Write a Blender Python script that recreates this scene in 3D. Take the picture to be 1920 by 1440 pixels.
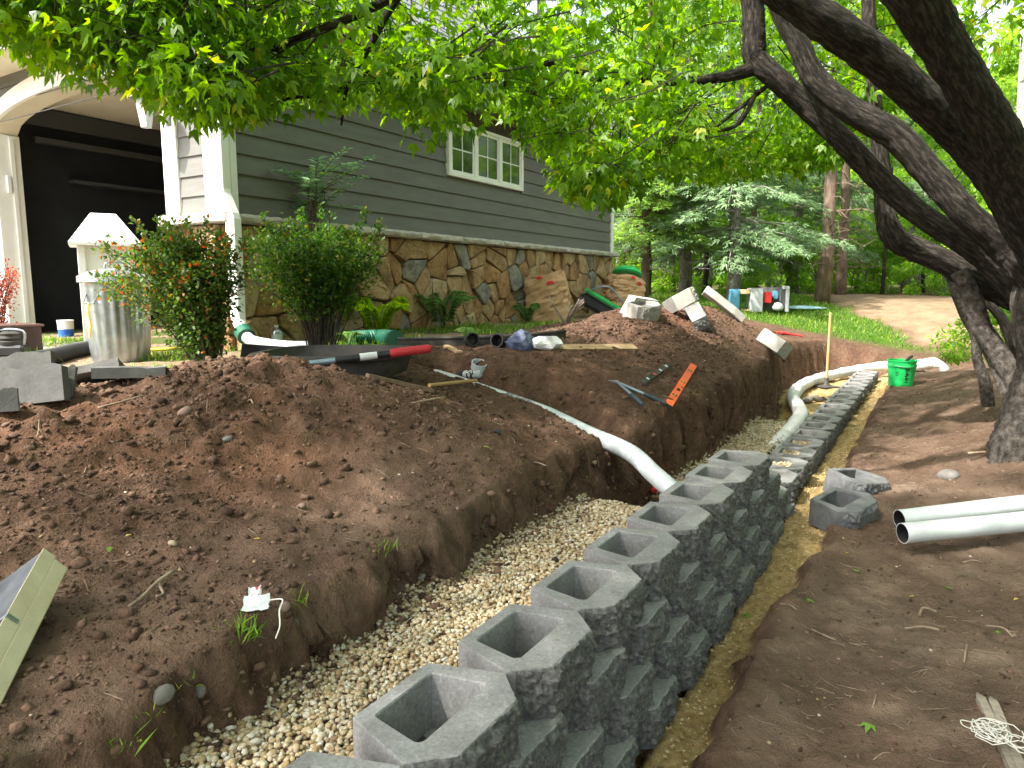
import bpy, bmesh, math, random
import numpy as np
from mathutils import Vector, Matrix
R = math.radians
random.seed(7); rng = np.random.default_rng(11)
scene = bpy.context.scene
COL = scene.collection
for o in list(bpy.data.objects): bpy.data.objects.remove(o)

# ---------------------------------------------------------------- camera
EYE = 1.6; FPX = 1331.0; PITCH = math.atan(180 / FPX)
cam = bpy.data.objects.new('camera', bpy.data.cameras.new('camera')); COL.objects.link(cam)
cam.location = (0, 0, EYE); cam.rotation_euler = (math.pi / 2 - PITCH, 0, 0)
cam.data.sensor_width = 36; cam.data.lens = FPX / 1920 * 36; cam.data.clip_end = 400; cam.data.clip_start = .05
scene.camera = cam
# ---------------------------------------------------------------- sky, sun, exposure
SUN_AZ, SUN_EL = -118.0, 50.0
world = bpy.data.worlds.new('World'); scene.world = world; world.use_nodes = True
nt = world.node_tree; bg = nt.nodes['Background']
sky = nt.nodes.new('ShaderNodeTexSky'); sky.sky_type = 'NISHITA'; sky.sun_disc = False
sky.sun_elevation = R(SUN_EL); sky.sun_rotation = R(SUN_AZ % 360); sky.dust_density = 5.0; sky.air_density = 1.0; sky.ozone_density = .3
hsv = nt.nodes.new('ShaderNodeHueSaturation'); hsv.inputs['Saturation'].default_value = .5; nt.links.new(sky.outputs[0], hsv.inputs['Color']); nt.links.new(hsv.outputs[0], bg.inputs[0]); bg.inputs[1].default_value = .15
sun = bpy.data.objects.new('sun', bpy.data.lights.new('sun', 'SUN')); COL.objects.link(sun)
sun.data.energy = 3.1; sun.data.angle = R(1.2); sun.data.color = (1, .95, .87)
sun.rotation_euler = (R(90 - SUN_EL), 0, -R(SUN_AZ) + math.pi)
sun.location = (-20, -15, 30)
scene.view_settings.view_transform = 'Standard'; scene.view_settings.look = 'None'
scene.view_settings.exposure = 1.98; scene.view_settings.gamma = 1
scene.cycles.use_denoising = True
scene.cycles.max_bounces = 6; scene.cycles.transparent_max_bounces = 6
scene.cycles.sample_clamp_indirect = 6

# ---------------------------------------------------------------- helpers
def ray(u, v):
    x = (u - 960) / FPX; z = (720 - v) / FPX
    return np.array([x, math.cos(PITCH) + z * math.sin(PITCH), z * math.cos(PITCH) - math.sin(PITCH)])
def W(u, v, y):
    "world point seen at photograph position (u, v), y metres ahead"
    d = ray(u, v); d = d * (y / d[1]); return np.array([d[0], d[1], d[2] + EYE])
def tag(o, label=None, cat=None, group=None, kind=None):
    if label: o['label'] = label
    if cat: o['category'] = cat
    if group: o['group'] = group
    if kind: o['kind'] = kind
    return o
def thing(name, loc, label=None, cat=None, group=None, rz=0, rot=None):
    o = bpy.data.objects.new(name, None); COL.objects.link(o)
    o.location = loc; o.rotation_euler = rot if rot else (0, 0, rz); o.empty_display_size = .1
    return tag(o, label, cat, group)
def link(name, me, parent=None, loc=None, rot=None):
    o = bpy.data.objects.new(name, me); COL.objects.link(o)
    if parent is not None: o.parent = parent
    if loc is not None: o.location = loc
    if rot is not None: o.rotation_euler = rot
    return o
def copy_tree(o, parent=None):
    c = o.copy(); COL.objects.link(c); c.parent = parent
    for ch in list(o.children): copy_tree(ch, c)
    return c
def npmesh(name, V, F, mats=None, col=None, smooth=False, colname='col'):
    "V (n,3); F (m,k) equal-sized polygons or a list of such arrays"
    me = bpy.data.meshes.new(name)
    Fs = F if isinstance(F, list) else [F]
    Fs = [np.asarray(f, dtype=np.int32) for f in Fs if len(f)]
    V = np.asarray(V, dtype=np.float32)
    me.vertices.add(len(V)); me.vertices.foreach_set('co', V.ravel())
    nl = sum(f.size for f in Fs); npol = sum(len(f) for f in Fs)
    me.loops.add(nl); me.loops.foreach_set('vertex_index', np.concatenate([f.ravel() for f in Fs]))
    tot = np.concatenate([np.full(len(f), f.shape[1], dtype=np.int32) for f in Fs])
    st_ = np.concatenate([[0], np.cumsum(tot)[:-1]]).astype(np.int32)
    me.polygons.add(npol); me.polygons.foreach_set('loop_start', st_); me.polygons.foreach_set('loop_total', tot)
    if smooth: me.polygons.foreach_set('use_smooth', np.ones(npol, dtype=bool))
    me.update(calc_edges=True)
    if col is not None:
        a = me.color_attributes.new(colname, 'FLOAT_COLOR', 'POINT'); a.data.foreach_set('color', np.asarray(col, dtype=np.float32).ravel())
    for m in (mats or []): me.materials.append(m)
    return me
class MB:
    "collects shapes that become ONE mesh object"
    def __init__(s): s.v = []; s.f = []
    def add(s, V, F):
        n = len(s.v); s.v += [tuple(map(float, p)) for p in V]; s.f += [tuple(int(i) + n for i in q) for q in F]; return s
    def box(s, a, b, rot=None, org=None):
        (x0, y0, z0), (x1, y1, z1) = a, b
        P = [(x0,y0,z0),(x1,y0,z0),(x1,y1,z0),(x0,y1,z0),(x0,y0,z1),(x1,y0,z1),(x1,y1,z1),(x0,y1,z1)]
        if rot is not None: P = [tuple(rot @ Vector(p) + (Vector(org) if org is not None else Vector())) for p in P]
        return s.add(P, [(0,3,2,1),(4,5,6,7),(0,1,5,4),(1,2,6,5),(2,3,7,6),(3,0,4,7)])
    def tube(s, path, rad, n=10, cap=True, wob=0, seed=0, rough=0):
        P = [Vector(p) for p in path]; m = len(P)
        rad = [rad] * m if np.isscalar(rad) else list(rad)
        rr = random.Random(seed); V = []; F = []; up = None
        for i in range(m):
            t = (P[min(i+1, m-1)] - P[max(i-1, 0)]).normalized()
            if up is None: up = t.orthogonal().normalized()
            up = (up - t * up.dot(t)).normalized(); si = t.cross(up)
            for k in range(n):
                a = 2 * math.pi * k / n; r = rad[i] * (1 + wob * (rr.random() * 2 - 1))
                if rough: r *= 1 + rough * float(vnoise(np.array([a * 3.2 + seed * 7.]), np.array([i * .32 + seed]))[0]) * 2 + rough * .9 * float(vnoise(np.array([a * 7.5 + seed * 3.]), np.array([i * .8]))[0])
                V.append(P[i] + (up * math.cos(a) + si * math.sin(a)) * r)
        for i in range(m - 1):
            for k in range(n):
                k2 = (k + 1) % n; F.append((i*n+k, i*n+k2, (i+1)*n+k2, (i+1)*n+k))
        if cap: F.append(tuple(range(n))[::-1]); F.append(tuple(range((m-1)*n, m*n)))
        return s.add(V, F)
    def lathe(s, prof, n=24, c=(0, 0, 0), fl=None, axis=None, capb=True, capt=False):
        V = []; F = []; m = len(prof)
        for i, (r, z) in enumerate(prof):
            for k in range(n):
                a = 2 * math.pi * k / n; q = r * (1 + (fl(a, i) if fl else 0))
                V.append(Vector((q * math.cos(a), q * math.sin(a), z)))
        if axis is not None: V = [axis @ p for p in V]
        V = [p + Vector(c) for p in V]
        for i in range(m - 1):
            for k in range(n):
                k2 = (k + 1) % n; F.append((i*n+k, i*n+k2, (i+1)*n+k2, (i+1)*n+k))
        if capb: F.append(tuple(range(n))[::-1])
        if capt: F.append(tuple(range((m-1)*n, m*n)))
        return s.add(V, F)
    def prism(s, poly, h, rot=None, org=(0, 0, 0), z0=0):
        n = len(poly); P = [Vector((x, y, z0)) for x, y in poly] + [Vector((x, y, z0 + h)) for x, y in poly]
        if rot is not None: P = [rot @ p for p in P]
        P = [p + Vector(org) for p in P]
        return s.add(P, [tuple(range(n))[::-1], tuple(range(n, 2*n))] + [(i, (i+1) % n, n + (i+1) % n, n + i) for i in range(n)])
    def build(s, name, mat, parent=None, smooth=False, bevel=0, world=False, seg=1):
        V = s.v
        if world and parent is not None:
            L = parent.location; V = [(x - L.x, y - L.y, z - L.z) for x, y, z in V]
        me = bpy.data.meshes.new(name); me.from_pydata(V, [], s.f)
        if bevel:
            bm = bmesh.new(); bm.from_mesh(me)
            bmesh.ops.bevel(bm, geom=[e for e in bm.edges if len(e.link_faces) == 2 and e.calc_face_angle(0) > .5], offset=bevel, segments=seg, affect='EDGES', clamp_overlap=True)
            bm.to_mesh(me); bm.free()
        me.materials.append(mat)
        if smooth:
            me.polygons.foreach_set('use_smooth', [True] * len(me.polygons))
            if smooth == 'auto': me.set_sharp_from_angle(angle=R(40))
        me.update()
        return link(name, me, parent)
def catmull(P, n=6):
    P = [np.asarray(p, float) for p in P]; out = []
    Q = [2 * P[0] - P[1]] + P + [2 * P[-1] - P[-2]]
    for i in range(1, len(Q) - 2):
        for k in range(n):
            t = k / n; a, b, c, d = Q[i-1:i+3]
            out.append(.5 * ((2*b) + (c-a)*t + (2*a-5*b+4*c-d)*t*t + (3*b-a-3*c+d)*t**3))
    out.append(P[-1]); return out

# numpy value noise
_perm = np.random.default_rng(3).random((256, 256)).astype(np.float32)
def vnoise(x, y):
    xi = np.floor(x).astype(int); yi = np.floor(y).astype(int); fx = x - xi; fy = y - yi
    fx = fx * fx * (3 - 2 * fx); fy = fy * fy * (3 - 2 * fy)
    g = lambda a, b: _perm[a & 255, b & 255]
    return (g(xi, yi) * (1-fx) + g(xi+1, yi) * fx) * (1-fy) + (g(xi, yi+1) * (1-fx) + g(xi+1, yi+1) * fx) * fy - .5
def fbm(x, y, f, o=4, gain=.5):
    a = 1.0; s = 0
    for i in range(o):
        s = s + a * vnoise(x * f + 17.3 * i, y * f - 9.1 * i); f *= 2.03; a *= gain
    return s
def clodf(x, y, f, seed=0):
    "rounded lumps, one per jittered cell, each with its own height"
    X = x * f + seed * 7.7; Y = y * f - seed * 3.3; xi = np.floor(X).astype(int); yi = np.floor(Y).astype(int); best = np.zeros(np.shape(x))
    for i in (-1, 0, 1):
        for j in (-1, 0, 1):
            a = xi + i; b = yi + j; jx = _perm[a & 255, b & 255]; jy = _perm[(a + 91) & 255, (b + 37) & 255]; h = _perm[(a + 13) & 255, (b + 171) & 255]
            d2 = ((X - a - jx) ** 2 + (Y - b - jy) ** 2) / (.28 + .3 * h) ** 2
            best = np.maximum(best, (.25 + .75 * h) * np.sqrt(np.clip(1 - d2, 0, 1)))
    return best
def sstep(a, b, x):
    t = np.clip((x - a) / (b - a), 0, 1); return t * t * (3 - 2 * t)

# ---------------------------------------------------------------- materials
def mat(name, col, rough=.8, col2=None, scale=5, detail=6, bump=0, bscale=30, metal=0, spec=.3, stretch=(1, 1, 1), col3=None, alpha=None, bdist=.01, contrast=(.35, .65), coord='Object', trans=0, ior=1.45, attr=None):
    m = bpy.data.materials.new(name); m.use_nodes = True; t = m.node_tree; N = t.nodes; L = t.links
    b = N['Principled BSDF']; b.inputs['Roughness'].default_value = rough; b.inputs['Metallic'].default_value = metal
    b.inputs['Specular IOR Level'].default_value = spec; b.inputs['Base Color'].default_value = (*col, 1)
    if trans: b.inputs['Transmission Weight'].default_value = trans; b.inputs['IOR'].default_value = ior
    if alpha is not None: b.inputs['Alpha'].default_value = alpha
    tc = N.new('ShaderNodeTexCoord'); mp = N.new('ShaderNodeMapping'); mp.inputs['Scale'].default_value = stretch
    if attr: tc = N.new('ShaderNodeAttribute'); tc.attribute_name = attr; L.new(tc.outputs['Vector'], mp.inputs[0])
    else: L.new(tc.outputs[coord], mp.inputs[0])
    if col2:
        n = N.new('ShaderNodeTexNoise'); n.inputs['Scale'].default_value = scale; n.inputs['Detail'].default_value = detail; n.inputs['Roughness'].default_value = .65
        r = N.new('ShaderNodeValToRGB'); r.color_ramp.elements[0].color = (*col, 1); r.color_ramp.elements[1].color = (*col2, 1)
        r.color_ramp.elements[0].position, r.color_ramp.elements[1].position = contrast
        if col3: e = r.color_ramp.elements.new(.5 * sum(contrast)); e.color = (*col3, 1)
        L.new(mp.outputs[0], n.inputs[0]); L.new(n.outputs[0], r.inputs[0]); L.new(r.outputs[0], b.inputs['Base Color'])
    if bump:
        n2 = N.new('ShaderNodeTexNoise'); n2.inputs['Scale'].default_value = bscale; n2.inputs['Detail'].default_value = 8; n2.inputs['Roughness'].default_value = .7
        bp = N.new('ShaderNodeBump'); bp.inputs['Strength'].default_value = bump; bp.inputs['Distance'].default_value = bdist
        L.new(mp.outputs[0], n2.inputs[0]); L.new(n2.outputs[0], bp.inputs['Height']); L.new(bp.outputs[0], b.inputs['Normal'])
    return m
def stain(m, scale, dark, lo=.35, hi=.7, fac=.6):
    "large soft blotches of wear multiplied into a material's own colour"
    t = m.node_tree; N = t.nodes; L = t.links; b = N['Principled BSDF']; src = b.inputs['Base Color'].links[0].from_socket
    n = N.new('ShaderNodeTexNoise'); n.inputs['Scale'].default_value = scale; n.inputs['Detail'].default_value = 5; tc = N.new('ShaderNodeTexCoord'); oi = N.new('ShaderNodeObjectInfo'); va = N.new('ShaderNodeVectorMath'); va.operation = 'ADD'
    L.new(tc.outputs['Object'], va.inputs[0]); mu = N.new('ShaderNodeMath'); mu.operation = 'MULTIPLY'; mu.inputs[1].default_value = 37; L.new(oi.outputs['Random'], mu.inputs[0]); L.new(mu.outputs[0], va.inputs[1]); L.new(va.outputs[0], n.inputs[0])
    r = N.new('ShaderNodeValToRGB'); r.color_ramp.elements[0].color = (*dark, 1); r.color_ramp.elements[1].color = (1, 1, 1, 1); r.color_ramp.elements[0].position = lo; r.color_ramp.elements[1].position = hi; L.new(n.outputs[0], r.inputs[0])
    x = N.new('ShaderNodeMix'); x.data_type = 'RGBA'; x.blend_type = 'MULTIPLY'; x.inputs[0].default_value = fac; L.new(src, x.inputs[6]); L.new(r.outputs[0], x.inputs[7]); L.new(x.outputs[2], b.inputs['Base Color']); return m
def leafmat(name, dark, light, trans=.45, rough=.45, tip=None):
    "leaf colour varies per leaf through the red channel of 'col', green channel mixes in the tip colour"
    m = bpy.data.materials.new(name); m.use_nodes = True; t = m.node_tree; N = t.nodes; L = t.links
    for n in list(N): N.remove(n)
    out = N.new('ShaderNodeOutputMaterial'); at = N.new('ShaderNodeAttribute'); at.attribute_name = 'col'
    sp = N.new('ShaderNodeSeparateColor'); L.new(at.outputs['Color'], sp.inputs[0])
    mx = N.new('ShaderNodeMix'); mx.data_type = 'RGBA'; mx.inputs[6].default_value = (*dark, 1); mx.inputs[7].default_value = (*light, 1)
    L.new(sp.outputs[0], mx.inputs[0]); c = mx.outputs[2]
    if tip:
        m2 = N.new('ShaderNodeMix'); m2.data_type = 'RGBA'; m2.inputs[7].default_value = (*tip, 1); L.new(sp.outputs[1], m2.inputs[0]); L.new(c, m2.inputs[6]); c = m2.outputs[2]
    p = N.new('ShaderNodeBsdfPrincipled'); p.inputs['Roughness'].default_value = rough; p.inputs['Specular IOR Level'].default_value = .35; L.new(c, p.inputs['Base Color'])
    tr = N.new('ShaderNodeBsdfTranslucent')
    hs = N.new('ShaderNodeHueSaturation'); hs.inputs['Hue'].default_value = .49; hs.inputs['Saturation'].default_value = 1.1; hs.inputs['Value'].default_value = 2.1; L.new(c, hs.inputs['Color']); L.new(hs.outputs[0], tr.inputs[0])
    ms = N.new('ShaderNodeMixShader'); ms.inputs[0].default_value = trans; L.new(p.outputs[0], ms.inputs[1]); L.new(tr.outputs[0], ms.inputs[2]); L.new(ms.outputs[0], out.inputs[0])
    return m
# ---------------------------------------------------------------- ground
WO = np.array([-.385, 1.53]); WA = R(31); WD = np.array([math.sin(WA), math.cos(WA)]); WN = np.array([-math.cos(WA), math.sin(WA)])
def st2xy(s, t): return WO[0] + s * WD[0] + t * WN[0], WO[1] + s * WD[1] + t * WN[1]
def xy2st(x, y): return (x - WO[0]) * WD[0] + (y - WO[1]) * WD[1], (x - WO[0]) * WN[0] + (y - WO[1]) * WN[1]
CP = [(-2,.5,.63),(-1,.5,.64),(0,.5,.65),(.5,.53,.66),(1,.55,.67),(1.5,.55,.69),(2,.55,.71),(2.5,.45,.68),(-1,1,.66),(0,1,.68),(.3,1.15,.73),(.9,.95,.74),(1.5,.9,.78),(2,.7,.76),
 (.4,2.4,1.05),(.8,2.7,1.08),(1.2,2.6,1.12),(1.3,2.2,1.16),(1.55,1.85,1.2),(1.76,1.55,1.1),(1.7,1.15,.98),(1.75,.8,.85),(-1,2.5,.95),(-1.5,1.5,.75),(.2,1.7,.88),(.9,1.5,.93),(-.6,1.8,.83),
 (1.2,3.15,1.04),(2.1,2.2,1.0),(2,3.3,1.04),(3,3.1,1.07),(2.2,4.5,1.02),(3.4,4.3,1.05),(4.1,3.3,1.08),(.7,3.2,1.03),(0,4,1.0),(-2,4,.98),(1,6,1.0),(3,7,1.02),(-3,7,.95),(-5,3,.8),(-4,.5,.6),
 (2.25,1.75,.97),(2.7,1.6,.94),(2.3,1.1,.85),(2.4,.7,.76),(2.6,1,.8),(3.26,1.85,.96),(3.4,2.2,1.05),(3.95,2.3,1.09),(4.3,2.3,1.1),(4,1.75,1.09),(4.1,1.6,1.08),
 (6.5,1.9,1.36),(7.2,1.7,1.37),(8.1,1.25,1.28),(5.5,1.7,1.2),(6,2.4,1.16),(7.5,2.4,1.2),(9,1.6,1.2),(6.5,1.2,1.12),(7.4,1,1.13),(5,1.2,1.0),(5.9,.6,.86),(7,.6,.9),(8,.55,.9),(4.8,.6,.82),(3.9,.5,.79),(3.8,.65,.88),(3.4,.65,.8),(3.3,.9,.88),(4.2,1.1,.98),(8.8,.75,.88),(9.5,.85,.84),(3.35,.45,.68),(11,.95,.76),
 (5,4.2,1.1),(7,4.2,1.12),(9,4.2,1.14),(11,4.2,1.15),(6,3.2,1.1),(9,3,1.15),(11,3,1.2),(12,1.1,.8),(12.5,0,.62),(13.3,1.5,.95),(13.5,0,.75),(16,1,1.3),(15,-1,1.12),(12.4,-.9,.45),(20,0,1.42),(20,4,1.42),(24,-3,1.4),(18,-3,1.28),(14,3,1.22),
 (-1,-.6,.06),(1,-.6,.12),(2,-.6,.13),(3.5,-.7,.16),(4.7,-.65,.22),(6,-.65,.3),(8,-.65,.38),(9.35,-.7,.42),(10.5,-.7,.38),(11.3,-.9,.33),(1.6,-1.4,.16),(3.5,-1.2,.19),(3.5,-1.8,.2),(4.7,-1.6,.48),(6.2,-1.3,.48),(8,-1.6,.66),(9.8,-1.2,.5),(0,-1.5,.1),(9.5,-3,.85),(6,-4,.85),(3,-4,.6),(0,-4,.25),(12.5,-3,.95),
 (-8,-8,0),(-8,8,.8),(-12,0,.4),(5,-12,.6),(18,-14,1.2),(30,-8,1.5),(34,6,1.6),(18,18,1.5),(2,16,1.1),(60,0,2.0),(20,50,1.8),(30,-50,1.4),(-45,0,.5),(-20,40,1.0),(-20,-40,.3),(60,50,2),(60,-50,1.6)]
CP = np.array(CP, float)
def _phi(r2): return np.where(r2 > 1e-9, .5 * r2 * np.log(np.maximum(r2, 1e-12)), 0)
def _solve():
    n = len(CP); P = CP[:, :2]; d2 = ((P[:, None] - P[None]) ** 2).sum(-1)
    A = np.zeros((n + 3, n + 3)); A[:n, :n] = _phi(d2) + .03 * np.eye(n); A[:n, n] = 1; A[:n, n+1:] = P; A[n, :n] = 1; A[n+1:, :n] = P.T
    return np.linalg.solve(A, np.concatenate([CP[:, 2], np.zeros(3)]))
_w = _solve()
def upper(s, t):
    s = np.asarray(s, float); t = np.asarray(t, float); out = np.empty(s.shape).ravel(); S = s.ravel(); T = t.ravel()
    for i in range(0, len(S), 20000):
        a = S[i:i+20000, None]; b = T[i:i+20000, None]
        out[i:i+20000] = _phi((a - CP[:, 0]) ** 2 + (b - CP[:, 1]) ** 2) @ _w[:len(CP)] + _w[len(CP)] + (np.hstack([a, b]) @ _w[len(CP)+1:])
    return out.reshape(s.shape)
_pe = np.array([*st2xy(2.43, .015), .535]); PIPE_A = [_pe, _pe * .55 + W(1180, 848, 4.10) * .45, W(1180, 848, 4.10), W(1100, 812, 4.42), W(1030, 778, 4.72), W(970, 756, 4.95), W(915, 737, 5.1), W(855, 716, 5.35), W(815, 704, 5.5)]
def gravel_top(s):
    return np.interp(s, [-3, 2.35, 2.65, 3.2, 3.45, 6.2, 6.9, 8], [.455, .46, .26, .24, .28, .28, .17, .1])
def ground_z(x, y):
    "height of the ground, with masks (sand, gravel, rough soil, grass, path)"
    s, t = xy2st(x, y)
    far = np.hypot(s - 4, t)
    nb = fbm(x, y, 3.1, 3)
    U = upper(s, t)
    # how loose and lumpy the soil is
    pile = np.clip(np.maximum.reduce([
        np.exp(-(((s - 1.1) / 1.3) ** 2 + ((t - 2.0) / .85) ** 2)) * 1.3,
        np.exp(-(((s - 6.6) / 2.3) ** 2 + ((t - 1.5) / .8) ** 2)) * 1.2,
        .25 * (t > .4) * (t < 3) * (s < 11)]), 0, 1)
    right = np.maximum(sstep(-.45, -.7, t) * sstep(13, 11, s), .6 * sstep(.4, .5, t) * sstep(1.3, .8, t) * sstep(2.2, 1.4, s)) * (.55 + .9 * np.clip(fbm(x, y, 1.1, 3) + .35, 0, 1))
    fade = np.clip(1 - (far - 12) / 10, .15, 1)
    lump = fbm(x, y, 2.2, 3) * .09 + np.abs(fbm(x + 5, y, 5.0, 4, .6)) * .11 + np.abs(fbm(x, y + 3, 15, 3, .6)) * .055
    wx = x + fbm(x, y, 11, 2) * .05; wy = y + fbm(x + 9, y, 11, 2) * .05; cm = sstep(-.12, .22, fbm(x, y, 1.3, 3))
    lump = fbm(x, y, 2.2, 3) * .10 + np.abs(fbm(x + 5, y, 5.0, 3, .6)) * .07 + clodf(wx, wy, 7.5, 1) * .035 * cm + clodf(wx, wy, 14, 2) * .028 * (.35 + .65 * cm) + clodf(wx, wy, 26, 3) * .014 + fbm(x, y, 38, 2, .6) * .010
    bench = fbm(x, y, 2.5, 4) * .03 + fbm(x, y, 13, 3, .7) * .012 + clodf(wx, wy, 17, 4) * .016 * (1 - cm) * (t > .3) + clodf(wx, wy, 30, 5) * .007 + (t < -.4) * (fbm(x, y, 28, 3, .7) * .012 + clodf(wx, wy, 11, 6) * .012 * cm)
    inlawn = sstep(12.4, 13.2, s)
    yardm = sstep(2.75, 3.15, t + .15 * nb) * sstep(14, 11, s) * (s > -30)
    U = U + (lump * pile + bench * (1 - pile)) * fade * (1 - .65 * np.maximum(inlawn, yardm))
    # tyre tread print pressed into the bench
    # scoop beside the side trench
    U = U - .26 * np.exp(-(((x - .30) / .36) ** 2 + ((y - 5.15) / .34) ** 2)) * (1 + .5 * nb)
    # side trench along the white drain pipe
    d = np.full(np.shape(x), 9.0); zp = np.zeros(np.shape(x)); sg = np.zeros(np.shape(x))
    for a, b in zip(PIPE_A[:-1], PIPE_A[1:]):
        ax, ay = a[:2]; bx, by = b[:2]; vx, vy = bx - ax, by - ay; l2 = vx * vx + vy * vy
        k = np.clip(((x - ax) * vx + (y - ay) * vy) / l2, 0, 1); dd = np.hypot(x - ax - k * vx, y - ay - k * vy)
        m = dd < d; d = np.where(m, dd, d); zp = np.where(m, a[2] + k * (b[2] - a[2]), zp); sg = np.where(m, vx * (y - ay) - vy * (x - ax), sg)
    wd = np.where(sg > 0, .07, .20)    # the far side of the cut is wider
    Uc = np.minimum(U, zp - .055 + np.maximum(0, d - wd) * 1.9 + nb * .03)
    U = np.where(d < 1.0, Uc, U)
    # main trench
    rag = fbm(x, y, 4.5, 4, .6)
    tl = np.interp(s, [-3, -1, 0, .4, .9, 1.5, 2.5, 3, 4.1, 6.1, 7.5, 8.3, 9.5, 10.6, 11.7, 12.2], [.46, .46, .44, .47, .52, .52, .52, .47, .41, .41, .45, .66, .78, .8, .7, .45]) + rag * .07
    tr = np.interp(s, [-3, 1, 2, 2.8, 3.5, 4.2, 6, 8.4, 10.5, 12.2], [-.47, -.47, -.46, -.52, -.6, -.53, -.52, -.54, -.52, -.5]) + rag * .09
    send = 12.25 + rag * .15
    zs = np.interp(s, [-3, 1, 2.4, 3.1, 3.6, 4.2, 6], [-.02, -.015, .0, .04, .11, .145, .16])
    zl = np.maximum(gravel_top(s) - .015, zs)
    k = sstep(-.28, -.02, t)
    k = np.where((t > -.33) & (t < -.0), 0, k)
    F = zs * (1 - k) + zl * k
    F = np.where((t > -.34) & (t <= .0), np.minimum(zs, .12) - .08, F)
    F = F + fbm(x, y, 9, 4, .6) * .03 * np.where((t > .0) & (s < 6.6), .5, 1)
    hl = np.maximum(U - F, .05)
    ml = sstep(0, 1, (t - tl + .03) / (.05 + .10 * hl)); mr = sstep(0, 1, (tr - t) / (.09 + .25 * np.abs(U - F))); me = sstep(0, 1, (s - send) / .12)
    m = np.maximum.reduce([ml, mr, me]); U = U - .035 * np.abs(fbm(x, y, 9, 3, .6)) * sstep(1, .55, ml) * (t > 0)
    Z = F * (1 - m) + U * m
    inside = 1 - m; sand_in = 1 - sstep(.0, .6, m)
    sandm = (t < tl - .09) * (s < send - .12) * (1 - sstep(.02, .25, np.maximum(ml, mr))) * np.where((t < -.1) | (s > 6.3), 1, 0)
    gravm = (Z < zl + .06) * (1 - sstep(.02, .3, m)) * ((t >= -.05) & (s < 6.6))
    cut = m * (1 - m) * 4 * (t > 0)
    pl = (s - 12) * .63 - 1.5 + .35 * nb      # edge between lawn and dirt path
    grass = np.maximum(inlawn * sstep(5.5, 1.5, np.abs(t - 1) - .02 * s) * sstep(26, 20, s) * sstep(-.25, .25, t - pl), 0)
    grass = np.maximum(grass, .75 * yardm * sstep(-.1, .16, fbm(x, y, 1.7, 3) + .10) * sstep(9.5, 8, s))
    path = sstep(12.6, 13.6, s + .4 * nb) * sstep(.1, -.4, t - pl) * sstep(-6.5, -4.5, t + .25 * (s - 14)) * sstep(23, 19, s - .4 * t)
    woods = np.maximum(sstep(19, 23, s - .3 * t), sstep(-5.5, -7.5, t + .0 * s)) * (1 - path)
    return Z, dict(sand=sandm, gravel=gravm, pile=pile, grass=grass * (1 - path), path=path, yard=yardm * (1 - np.clip(grass, 0, 1)), cut=cut, woods=woods, right=right, inside=inside)

def axis(lo, hi, step, f0, f1, g=1.09):
    a = list(np.arange(f0, f1, step)); d = step; v = a[-1]
    while v < hi: d *= g; v += d; a.append(v)
    d = step; v = a[0]; L = []
    while v > lo: d *= g; v -= d; L.append(v)
    return np.array(L[::-1] + a)
gx = axis(-75, 75, .0205, -2.7, 2.9, 1.03)
gy1 = np.arange(1.0, 4.6, .0185); st_ = .0185; v = gy1[-1]; more = []
while v < 110: st_ = min(st_ * 1.008, .06) if v < 13 else st_ * 1.08; v += st_; more.append(v)
low = []; st_ = .023; v = gy1[0]
while v > -40: st_ *= 1.15; v -= st_; low.append(v)
gy = np.array(low[::-1] + list(gy1) + more)
GX, GY = np.meshgrid(gx, gy)
GZ, GM = ground_z(GX, GY)
def H(x, y):
    "height of the built ground mesh at a point"
    i = int(np.clip(np.searchsorted(gx, x) - 1, 0, len(gx) - 2)); j = int(np.clip(np.searchsorted(gy, y) - 1, 0, len(gy) - 2))
    a = (x - gx[i]) / (gx[i+1] - gx[i]); b = (y - gy[j]) / (gy[j+1] - gy[j])
    return float((GZ[j, i] * (1-a) + GZ[j, i+1] * a) * (1-b) + (GZ[j+1, i] * (1-a) + GZ[j+1, i+1] * a) * b)
def Harr(x, y):
    i = np.clip(np.searchsorted(gx, x) - 1, 0, len(gx) - 2); j = np.clip(np.searchsorted(gy, y) - 1, 0, len(gy) - 2)
    a = (x - gx[i]) / (gx[i+1] - gx[i]); b = (y - gy[j]) / (gy[j+1] - gy[j])
    return (GZ[j, i] * (1-a) + GZ[j, i+1] * a) * (1-b) + (GZ[j+1, i] * (1-a) + GZ[j+1, i+1] * a) * b
def G(u, v, y0=.8):
    "where the line of sight through (u, v) meets the ground"
    d = ray(u, v); y = y0
    while y < 60:
        p = d * (y / d[1])
        if p[2] + EYE < H(p[0], p[1]): return np.array([p[0], p[1], H(p[0], p[1])])
        y += .01
    return np.array([p[0], p[1], 1.2])
ny, nx = GX.shape
idx = np.arange(ny * nx).reshape(ny, nx)
quads = np.stack([idx[:-1, :-1], idx[:-1, 1:], idx[1:, 1:], idx[1:, :-1]], -1).reshape(-1, 4)
col = np.stack([GM['sand'], GM['grass'], GM['path'], GM['pile']], -1).reshape(-1, 4)
col2 = np.stack([GM['yard'], GM['cut'], GM['woods'], GM['right']], -1).reshape(-1, 4)

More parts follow.
